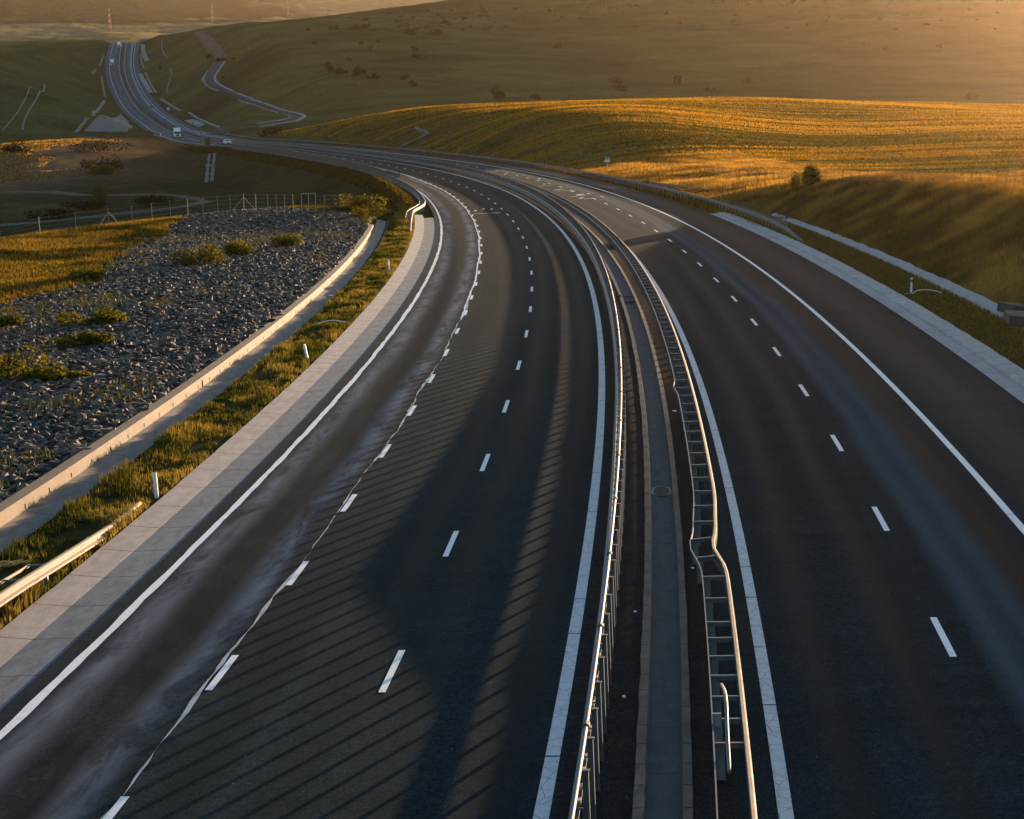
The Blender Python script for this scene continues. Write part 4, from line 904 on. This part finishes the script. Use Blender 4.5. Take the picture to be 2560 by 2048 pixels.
scrap(-74.9, 6.55, .015, .14, 'white plastic scrap on the median left of the ladder-like rail')
scrap(-22.0, -13.05, -.10, .20, 'white scrap lying in the left drainage channel')
scrap(-99.8, 6.50, .015, .06, 'tiny scrap on the median next to the dent in the rail'); scrap(-103.9, 5.10, .015, .05, 'tiny scrap left of the median gutter, halfway to the picture bottom'); scrap(-110.4, 4.98, .015, .05, 'tiny scrap left of the median gutter near the picture bottom')
M_straw = mat('cut_straw', (.50, .36, .12), .9)
for s, off, lb in ((-92.0, -11.3, 'pale bundle of cut straw in the verge grass beside the nearest delineator'), (-97.8, -11.9, 'fainter bundle of cut straw close to the drainage channel')):
    mb = MB()
    for k in range(46):
        x, y = (random.random() - .5) * .9, (random.random() - .5) * .35; a = random.random() * .8 - .4; mb.tube([(x, y, .05 + .12 * random.random()), (x + .3 * math.cos(a), y + .3 * math.sin(a), .10 + .12 * random.random())], .012, 3)
    o = mb.build('straw', M_straw); o.matrix_world = mtx(s, off, 0); tag(o, lb, 'straw', 'cut straw on the verge')

ribbon('dirt_path', [(1330, 5), (1310, 12), (1280, 30), (1230, 62), (1205, 78)], 2.5, M_dark_path, .1, kind='structure', jag=.5)
ribbon('dirt_path', [(1802, -5), (1780, 30), (1745, 62), (1728, 72), (1660, 90), (1615, 102)], 3.0, M_dark_path, .1, kind='structure', jag=.6)
ribbon('dirt_path', [(2235, 0), (2210, 25), (2185, 46), (2168, 55)], 2.5, M_dark_path, .1, kind='structure', jag=.6)
ribbon('dirt_path', [(1728, 70), (1850, 66), (2000, 55), (2150, 50), (2400, 48)], 2.0, M_dirt, .1, kind='structure', jag=.8)

# ------------------------------------------------------------------ radio masts and pylons far away
M_rw = mat('mast_red', (.25, .05, .03), .8); M_mw = mat('mast_white', (.22, .21, .20), .8)
def mast(px, py, h, label, bands=7, w=1.6):
    p = gpt(px, py); e = empty('radio_mast', loc=p); bpy.context.view_layer.update(); tag(e, label, 'mast', 'lattice masts in the haze')
    for b in range(bands):
        z0, z1 = h * b / bands, h * (b + 1) / bands; w0, w1 = w * (1 - .6 * b / bands), w * (1 - .6 * (b + 1) / bands); mb = MB()
        for sx, sy in ((1, 1), (1, -1), (-1, 1), (-1, -1)): mb.tube([(sx * w0, sy * w0, z0), (sx * w1, sy * w1, z1)], .28, 4)
        c = [(1, 1), (1, -1), (-1, -1), (-1, 1)]
        for i in range(4):
            a, d = c[i], c[(i + 1) % 4]; mb.tube([(a[0] * w0, a[1] * w0, z0), (d[0] * w1, d[1] * w1, z1)], .16, 4); mb.tube([(a[0] * w1, a[1] * w1, z1), (d[0] * w1, d[1] * w1, z1)], .16, 4)
        mb.build('section', M_rw if b % 2 == 0 else M_mw, e)
    mb = MB(); mb.tube([(0, 0, h), (0, 0, h * 1.1)], .15, 4); mb.build('antenna', M_mw, e)
mast(275, 77, 27, 'red and white lattice mast, the nearest and clearest one left of the crest', 8, 1.3)
mast(720, 43, 38, 'faint red and white lattice mast in the haze above the hill shoulder', 7, 2)
mast(531, 55, 30, 'barely visible lattice mast in the haze between the two clearer ones', 6, 1.8)
mast(981, 14, 20, 'small faint mast in the haze at the top of the hill outline', 5, 2)

# ------------------------------------------------------------------ stones, grass, shrubs
def inst(baseV, baseF, pos, scl, rotz, tilt=None, tone=None):
    """many copies of a small mesh merged into arrays"""
    n, k = len(pos), len(baseV); c, s = np.cos(rotz), np.sin(rotz)
    B = baseV[None] * scl[:, None, :] if scl.ndim == 2 else baseV[None] * scl[:, None, None]
    if tilt is not None: B = B.copy(); B[..., 0] += B[..., 2] * tilt[:, 0, None]; B[..., 1] += B[..., 2] * tilt[:, 1, None]
    X = B[..., 0] * c[:, None] - B[..., 1] * s[:, None]; Y = B[..., 0] * s[:, None] + B[..., 1] * c[:, None]
    V = np.stack([X, Y, B[..., 2]], -1) + pos[:, None, :]
    Fn = baseF[None] + (np.arange(n) * k)[:, None, None]
    return V.reshape(-1, 3), Fn.reshape(-1, baseF.shape[1]), (np.repeat(tone, k) if tone is not None else None)
def ico():
    t = (1 + 5 ** .5) / 2; V = np.array([(-1, t, 0), (1, t, 0), (-1, -t, 0), (1, -t, 0), (0, -1, t), (0, 1, t), (0, -1, -t), (0, 1, -t), (t, 0, -1), (t, 0, 1), (-t, 0, -1), (-t, 0, 1)]) / 1.9
    Fi = np.array([(0, 11, 5), (0, 5, 1), (0, 1, 7), (0, 7, 10), (0, 10, 11), (1, 5, 9), (5, 11, 4), (11, 10, 2), (10, 7, 6), (7, 1, 8), (3, 9, 4), (3, 4, 2), (3, 2, 6), (3, 6, 8), (3, 8, 9), (4, 9, 5), (2, 4, 11), (6, 2, 10), (8, 6, 7), (9, 8, 1)]); return V, Fi
IV, IF = ico()
def soff(n, s0, s1, o0, o1): return s0 + (s1 - s0) * rng.random(n), o0 + (o1 - o0) * rng.random(n)
def out_bound(s): return np.interp(s, [-140, -23, -16, -9, 8.5, 37, 60, 75], [-36, -34.1, -33.4, -31, -34, -34.4, -34.6, -34.7]) + 1.2 * fbm(s / 4, s * 0 + 2, 3) * 2
def end_bound(o): return np.interp(o, [-35, -30, -29, -17, -14.3], [77, 78, 77, 59, 47]) + 1.5 * fbm(o / 2, o * 0 + 5, 3) * 2
def in_rocks(s, o): return (o < -14.35) & (o > out_bound(s)) & (s < end_bound(o)) & (s > -135)
parts = []
for dens in (0,):
    s, o = soff(125000, -130, 80, -37, -14.3); k = in_rocks(s, o) & (rng.random(len(s)) < np.interp(o - out_bound(s), [0, 2.5], [.35, 1])); s, o = s[k], o[k]
    p = P3(s, o, np.zeros_like(s)); z = H(p[:, 0], p[:, 1])
    n = len(s); size = .075 + .15 * rng.random(n) ** 2.2; pos = np.c_[p[:, :2], z + size * .25]
    for v in range(6):
        m_ = np.arange(n) % 6 == v; Vb = IV * (1 + .45 * (rng.random((12, 1)) - .5)) + .22 * (rng.random((12, 3)) - .5)
        scl = size[m_][:, None] * (.6 + .9 * rng.random((m_.sum(), 3))) * [1.15, .8, .9]
        parts.append(inst(Vb, IF, pos[m_], scl, rng.random(m_.sum()) * 6.28, (rng.random((m_.sum(), 2)) - .5) * 2.0, rng.random(m_.sum()) ** 1.6))
V = np.vstack([a[0] for a in parts]); off_ = np.cumsum([0] + [len(a[0]) for a in parts[:-1]]); Fr = np.vstack([a[1] + f for a, f in zip(parts, off_)])
o = mesh_np('riprap', V, Fr, M_rock, attr={'tone': np.concatenate([a[2] for a in parts])}); o['kind'] = 'stuff'
# dark gravel bed below the stones
s, oo = np.meshgrid(np.arange(-135, 80, 1.5), np.arange(-36, -14.2, 1.4), indexing='ij'); p = P3(s.ravel(), oo.ravel(), 0 * s.ravel()); z = H(p[:, 0], p[:, 1]) + .04
ns, no = s.shape; i = np.arange(ns - 1)[:, None] * no; j = np.arange(no - 1)[None]; Fq = np.stack([i + j, i + j + 1, i + no + j + 1, i + no + j], -1).reshape(-1, 4)
keep = in_rocks(s.ravel(), np.minimum(oo.ravel(), -14.4)); Fq = Fq[keep[Fq].all(1)]
M_bed = mat('gravel_bed', lambda nt, b: (lambda g: g.l(g.ramp(g.noise(g.coord('Object'), 9, 4, .7), [(.35, (.02, .02, .024)), (.7, (.10, .095, .09))]), b.inputs['Base Color']))(G(nt)), 1, 0)
o = mesh_np('gravel_bed', np.c_[p[:, :2], z], Fq, M_bed); o['kind'] = 'structure'

def blades(name, P, h, w, m, lean=.35, tone=None, kind='stuff'):
    """upright curved blades: two stacked triangles strips per blade"""
    n = len(P); a = rng.random(n) * 6.283; hh = h * (.55 + .7 * rng.random(n)); ww = w * (.6 + .8 * rng.random(n)); la = rng.random(n) * 6.283; ln = lean * hh * rng.random(n)
    dx, dy = np.cos(a) * ww / 2, np.sin(a) * ww / 2; lx, ly = np.cos(la) * ln, np.sin(la) * ln
    Z = np.zeros(n)
    b0 = P + np.c_[-dx, -dy, Z - .03]; b1 = P + np.c_[dx, dy, Z - .03]
    m0 = P + np.c_[-dx * .8 + lx * .35, -dy * .8 + ly * .35, hh * .55]; m1 = P + np.c_[dx * .8 + lx * .35, dy * .8 + ly * .35, hh * .55]; t = P + np.c_[lx, ly, hh]
    V = np.stack([b0, b1, m1, m0, t], 1).reshape(-1, 3); k = np.arange(n)[:, None] * 5
    Fs = np.concatenate([k + [0, 1, 2], k + [0, 2, 3], k + [3, 2, 4]], 0)
    tn = tone if tone is not None else rng.random(n)
    o = mesh_np(name, V, Fs, m, attr={'tone': np.repeat(tn, 5)}); o['kind'] = kind; return o
def on_ground(s, o, surf=False):
    p = P3(s, o, np.zeros_like(s))
    if surf: return p
    return np.c_[p[:, :2], H(p[:, 0], p[:, 1])]
def clump(s, o, sc, thr): return fbm(s / sc, o / sc, 3) > thr
# left verge
s, o = soff(150000, -119, 95, -12.6, -9.86); vo = np.interp(s, [-200, 60, 75, 100], [-12.5, -12.5, -11.6, -10.2]); k = (o > vo) & (rng.random(len(s)) < np.interp(s, [-119, -40, 95], [1, .55, .3])) & (fbm(s / 1.2, o / .6, 3) > -.22)
s, o = s[k], o[k]; blades('verge_grass', P3(s, o, np.zeros_like(s)), .14 + .34 * np.clip(fbm(s / 2, o, 3) + .3, 0, 1), .026 * np.interp(s, [-119, -40, 95], [1, 1.6, 2.6]), M_grass_fg, tone=np.clip(.5 + .9 * fbm(s / 4, o / 1.0, 4) + .2 * (rng.random(len(s)) - .5), 0, 1))
# grass shelf between the stones and the fence, and down to the end of the channel
s, o = soff(330000, -45, 96, -62, -9.5); k = ~in_rocks(s, o) & (o < np.where(s < 60, -14.6, -9.6)) & (s < 88 + .25 * (o + 14) * (o < -30)); s, o = s[k], o[k]
blades('shelf_grass', on_ground(s, o), .30 + .25 * np.clip(fbm(s / 6, o / 6, 3) + .3, 0, 1), .06, M_grass_olive, tone=np.clip(.42 + 1.6 * fbm(s / 7, o / 5, 5), 0, 1))
# tufts growing between the stones
s, o = soff(90000, -125, 75, -36, -15); k = in_rocks(s, o) & (fbm(s / 6 + 3, o / 4, 4) > .22); s, o = s[k], o[k]
blades('stone_tufts', on_ground(s, o), .35, .035, M_grass_fg, tone=rng.random(len(s)) * .5)
# right verge and cutting
s, o = soff(60000, -119, 62, 21.1, 24.0); blades('verge_grass', P3(s, o, np.zeros_like(s)), .16, .035, M_grass_fg)
s, o = soff(150000, -119, 70, 24.9, 36); k = rng.random(len(s)) < np.interp(s, [-119, 60], [1, .6]); s, o = s[k], o[k]; hh = np.interp(o, [25, 30, 33], [.28, .4, .6])
blades('cutting_grass', on_ground(s, o), hh, .05, M_grass_dry, tone=np.clip(.35 + .9 * fbm(s / 4, o / 3, 4), 0, 1))
s, o = soff(160000, -20, 210, 22, 60); k = (o > np.interp(s, [-20, 40, 60, 210], [34, 31, 22.3, 21.4])); s, o = s[k], o[k]
blades('dry_tall_grass', on_ground(s, o), .35 + .45 * np.clip(fbm(s / 5, o / 5, 3) + .3, 0, 1), .08, M_grass_dry, tone=np.clip(.5 + .9 * fbm(s / 6, o / 6, 4), 0, 1))
s, o = soff(26000, 20, 420, 20.6, 22.2); blades('rail_foot_grass', on_ground(s, o), .5, .10, M_grass_gold, tone=rng.random(len(s)))
# bright field
n = 420000; r = np.exp(rng.uniform(math.log(255), math.log(690), n)); a = np.radians(rng.uniform(-9, 19, n)); x, y = np.sin(a) * r, np.cos(a) * r; S_, O_, _z = locate(x, y)
k = (O_ > 24 + 14 * (S_ < 200)) & (S_ > 60); x, y, S_, O_, r = x[k], y[k], S_[k], O_[k], r[k]; fr = fbm(x / 60 + 5, (y - .15 * x) / 3.2, 3); k = fr > -.22; x, y, fr, r = x[k], y[k], fr[k], r[k]
blades('field_crop', np.c_[x, y, H(x, y)], .30 + .18 * np.clip(fr, 0, 1), .0011 * r * .55, M_grass_gold, lean=.5, tone=np.clip(.42 + 1.0 * fr + .7 * fbm(x / 90, y / 45, 4) + .3 * (rng.random(len(x)) - .5), 0, 1))
# embankment and valley slope grass
s, o = soff(14000, 92, 480, -12.5, -9.0); blades('embankment_grass', on_ground(s, o), .4, .12, M_grass_olive, tone=rng.random(len(s)) * .7)
n = 130000; r = np.exp(rng.uniform(math.log(430), math.log(700), n)); a = np.radians(rng.uniform(-18, -6, n)); x, y = np.sin(a) * r, np.cos(a) * r; S_, O_, _z = locate(x, y); k = (O_ < -9.5) & (np.degrees(np.arctan2(x, y)) < -12.6 + 3 * fbm(x / 20, y / 20, 3)) & (np.hypot(x, y) > 505); x, y = x[k], y[k]
blades('valley_grass', np.c_[x, y, H(x, y)], .28, .22, M_grass_dry, tone=rng.random(len(x)))

# ------------------------------------------------------------------ shrubs and the lone tree
def crown_mesh(name, seed, w, h, n, leaf, m, lobes=7, conic=0.0):
    r = np.random.default_rng(seed); L = r.normal(size=(lobes, 3)) * [.30, .30, .22]; L[:, 2] = np.abs(L[:, 2]) + .12
    if conic: L[:, :2] *= (1.15 - L[:, 2:3] * conic)
    rad = r.uniform(.22, .42, lobes) * (1 - conic * .4 * L[:, 2]); k = r.integers(0, lobes, n); d = r.normal(size=(n, 3)); d /= np.linalg.norm(d, axis=1)[:, None]
    P = L[k] + d * (rad[k] * r.uniform(.45, 1.08, n))[:, None]; P[:, 2] = np.abs(P[:, 2]) + .03; P *= [w, w, h]
    a = r.normal(size=(n, 3)); a /= np.linalg.norm(a, axis=1)[:, None]; b = np.cross(a, r.normal(size=(n, 3))); b /= np.linalg.norm(b, axis=1)[:, None]; sz = leaf * r.uniform(.5, 1.3, n)[:, None]
    V = np.stack([P - a * sz, P + b * sz * .6, P + a * sz, P - b * sz * .6], 1).reshape(-1, 3); Fq = np.arange(n)[:, None] * 4 + np.arange(4)
    me_o = mesh_np(name, V, Fq, m, attr={'tone': np.repeat(np.clip(r.random(n), 0, 1), 4)}); return me_o
def shrub(px, py, w, h, label, cat='shrub', group=None, seed=1, n=1400, leaf=.06, m=None, name='shrub', P=None, conic=0):
    p = P if P is not None else gpt(px, py); e = empty(name, loc=p); bpy.context.view_layer.update(); tag(e, label, cat, group)
    c = crown_mesh('crown', seed, w, h, n, leaf, m or M_leaf, conic=conic); c.parent = e
    mb = MB(); r = np.random.default_rng(seed)
    mb.tube([(0, 0, -.1), (.03 * w, 0, h * .35), (0, .02 * w, h * .75)], .045 * w * .6 + .01, 6, .01)
    for q in range(6): t = r.random() * 6.28; mb.tube([(0, 0, h * .12 * (q + 1) / 2), (math.cos(t) * w * .35, math.sin(t) * w * .35, h * (.25 + .1 * q))], .02 * w, 5, .006)
    k = mb.build('trunk', M_bark, e); return e
shrub(2027, 472, 2.3, 3.6, 'lone conical leafy tree on the right in front of the bright field', 'tree', None, 11, 4200, .11, name='tree', conic=.9)
GS = 'shrubs growing on the stone slope'
for i, (px, py, w, h, lb) in enumerate([(600, 640, 2.0, 1.3, 'round sunlit shrub among the stones, closest to the channel'), (500, 665, 2.2, 1.5, 'round shrub among the stones, left of the larger pair'), (592, 622, 1.6, 1.3, 'sunlit shrub among the stones behind the closest one'),
        (205, 705, 2.6, 1.3, 'wide dark shrub at the edge of grass and stones'), (715, 620, 1.8, 1.2, 'yellow-green shrub among the stones farthest right'), (240, 815, 1.9, 1.0, 'low shrub in the middle of the stones'), (222, 868, 1.3, .8, 'small dark shrub below the low middle shrub'),
        (25, 950, 2.2, 1.6, 'large leafy shrub cut by the left picture edge'), (125, 950, 1.6, .7, 'low flat shrub beside the large one at the left edge'), (20, 820, 1.8, 1.0, 'shrub at the left picture edge above the large one')]):
    if i == 2: continue
    shrub(px, py, w * 1.15, h * 1.2, lb, 'shrub', GS, 20 + i, 2600, .085, M_leaf)
shrub(900, 530, 3.2, 2.6, 'bushy shrub behind the end of the short fence', seed=41, n=2600, leaf=.12)
shrub(903, 545, 1.4, 1.7, 'small upright sunlit sapling at the grass edge left of the channel end', seed=42, n=900, leaf=.09)
shrub(1620, 468, 1.6, 1.5, 'small golden bush right behind the long guard rail', seed=43, n=700, leaf=.1)
shrub(249, 500, 3.0, 6.0, 'thin sunlit tree standing alone in the dark valley', 'tree', None, 44, 900, .2, name='tree')
for i, (px, py, w, h, lb) in enumerate([(252, 425, 8, 4.5, 'dark bushy clump below the lit mound, lower one'), (235, 378, 10, 5, 'dark bushy clump beside the lit mound, upper one'), (41, 378, 7, 3, 'dark flat bush on top of the lit mound'), (668, 342, 5, 4, 'dark bush by the foot of the sunlit ridge'), (690, 335, 4, 3, 'bush standing on the sunlit ridge line'),
        (262, 437, 6, 3, 'sunlit low bush under the dark clumps'), (215, 522, 9, 2.5, 'low dark bush beside the dim valley track'), (120, 545, 10, 2.5, 'low dark bush left in the valley'), (360, 515, 8, 2.5, 'low bush inside the bend of the pale valley track')]):
    shrub(px, py, w, h, lb, 'bush', 'bushes in the left valley', 60 + i, 900, .28, M_leaf_dk if i not in (5,) else M_leaf)
# hill shrubs: individuals, each a copy of one of four
kinds = []
for v in range(4):
    c = crown_mesh('hill_shrub', 80 + v, 1.0, .85, 420, .10, M_leaf_dk); kinds.append(c.data); bpy.data.objects.remove(c)
hs = [(1245, 247, 9), (1337, 246, 5), (1541, 212, 7), (1551, 228, 7), (1690, 214, 7), (1775, 230, 6), (1867, 212, 6), (1392, 120, 6), (1040, 128, 6), (1053, 148, 7), (1038, 145, 4), (1010, 199, 6), (1031, 217, 6), (935, 198, 8), (909, 73, 6), (788, 111, 5), (923, 129, 5), (873, 152, 5),
      (1075, 90, 7), (1092, 89, 9), (823, 180, 7), (852, 185, 8), (892, 191, 8), (903, 110, 4), (943, 107, 4), (882, 73, 6), (840, 75, 4), (771, 76, 4), (521, 147, 5), (1344, 250, 4), (2429, 250, 5), (1070, 30, 5), (1200, 22, 5), (1590, 70, 5), (2350, 120, 5), (1025, 88, 10), (402, 173, 4), (560, 195, 3), (585, 149, 4), (1700, 60, 5), (2210, 130, 6), (2165, 115, 6)]
spec = {0: 'largest dark shrub at the foot of the shaded hill, left of the small thin one', 2: 'dark shrub on the hill, upper one of the pair behind the field', 3: 'dark shrub on the hill, lower one of the pair behind the field', 4: 'dark shrub on the hill above the highest stretch of the field crest', 7: 'single dark shrub high on the middle of the hill'}
for i, (px, py, w) in enumerate(hs):
    p = gpt(px, py); o = bpy.data.objects.new('hill_shrub', kinds[i % 4]); col.objects.link(o); o.location = p - (0, 0, .1); w *= .66; o.scale = (w, w, w * (1.0 + .4 * random.random())); o.rotation_euler = (0, 0, random.random() * 6)
    tag(o, spec.get(i, 'small dark shrub dotted on the shaded grassy hillside'), 'shrub', 'shrubs dotted over the shaded hill')
for i in range(150):
    u = 1000 + 1500 * rng.random(); v = 2 + 75 * rng.random() ** 1.2
    if i > 90: u = 820 + 420 * rng.random(); v = 18 + 60 * rng.random()
    if v < 50 - (u - 800) * .08: continue
    p = gpt(u, v); w = 1.5 + 3 * rng.random(); o = bpy.data.objects.new('hill_shrub', kinds[i % 4]); col.objects.link(o); o.location = p; o.scale = (w, w, w * .8); tag(o, 'tiny dark shrub speckling the upper hillside', 'shrub', 'tiny shrubs speckling the upper hill')
# ------------------------------------------------------------------ haze
hb = MB(); zb = float(gz.min()) - 1.0; zt = max(float(gz.max()), 20.0) + 45.0; hb.box((0, 0, (zb + zt) / 2), (21000, 21000, zt - zb))
hm = bpy.data.materials.new('haze'); hm.use_nodes = True; hn = hm.node_tree
for n in list(hn.nodes): hn.nodes.remove(n)
ho = hn.nodes.new('ShaderNodeOutputMaterial'); hv = hn.nodes.new('ShaderNodeVolumePrincipled')
hv.inputs['Density'].default_value = 2.2e-5; hv.inputs['Color'].default_value = (1.0, .72, .45, 1); hv.inputs['Anisotropy'].default_value = .88
hn.links.new(hv.outputs[0], ho.inputs['Volume'])
hz = hb.build('haze', hm); hz['kind'] = 'stuff'
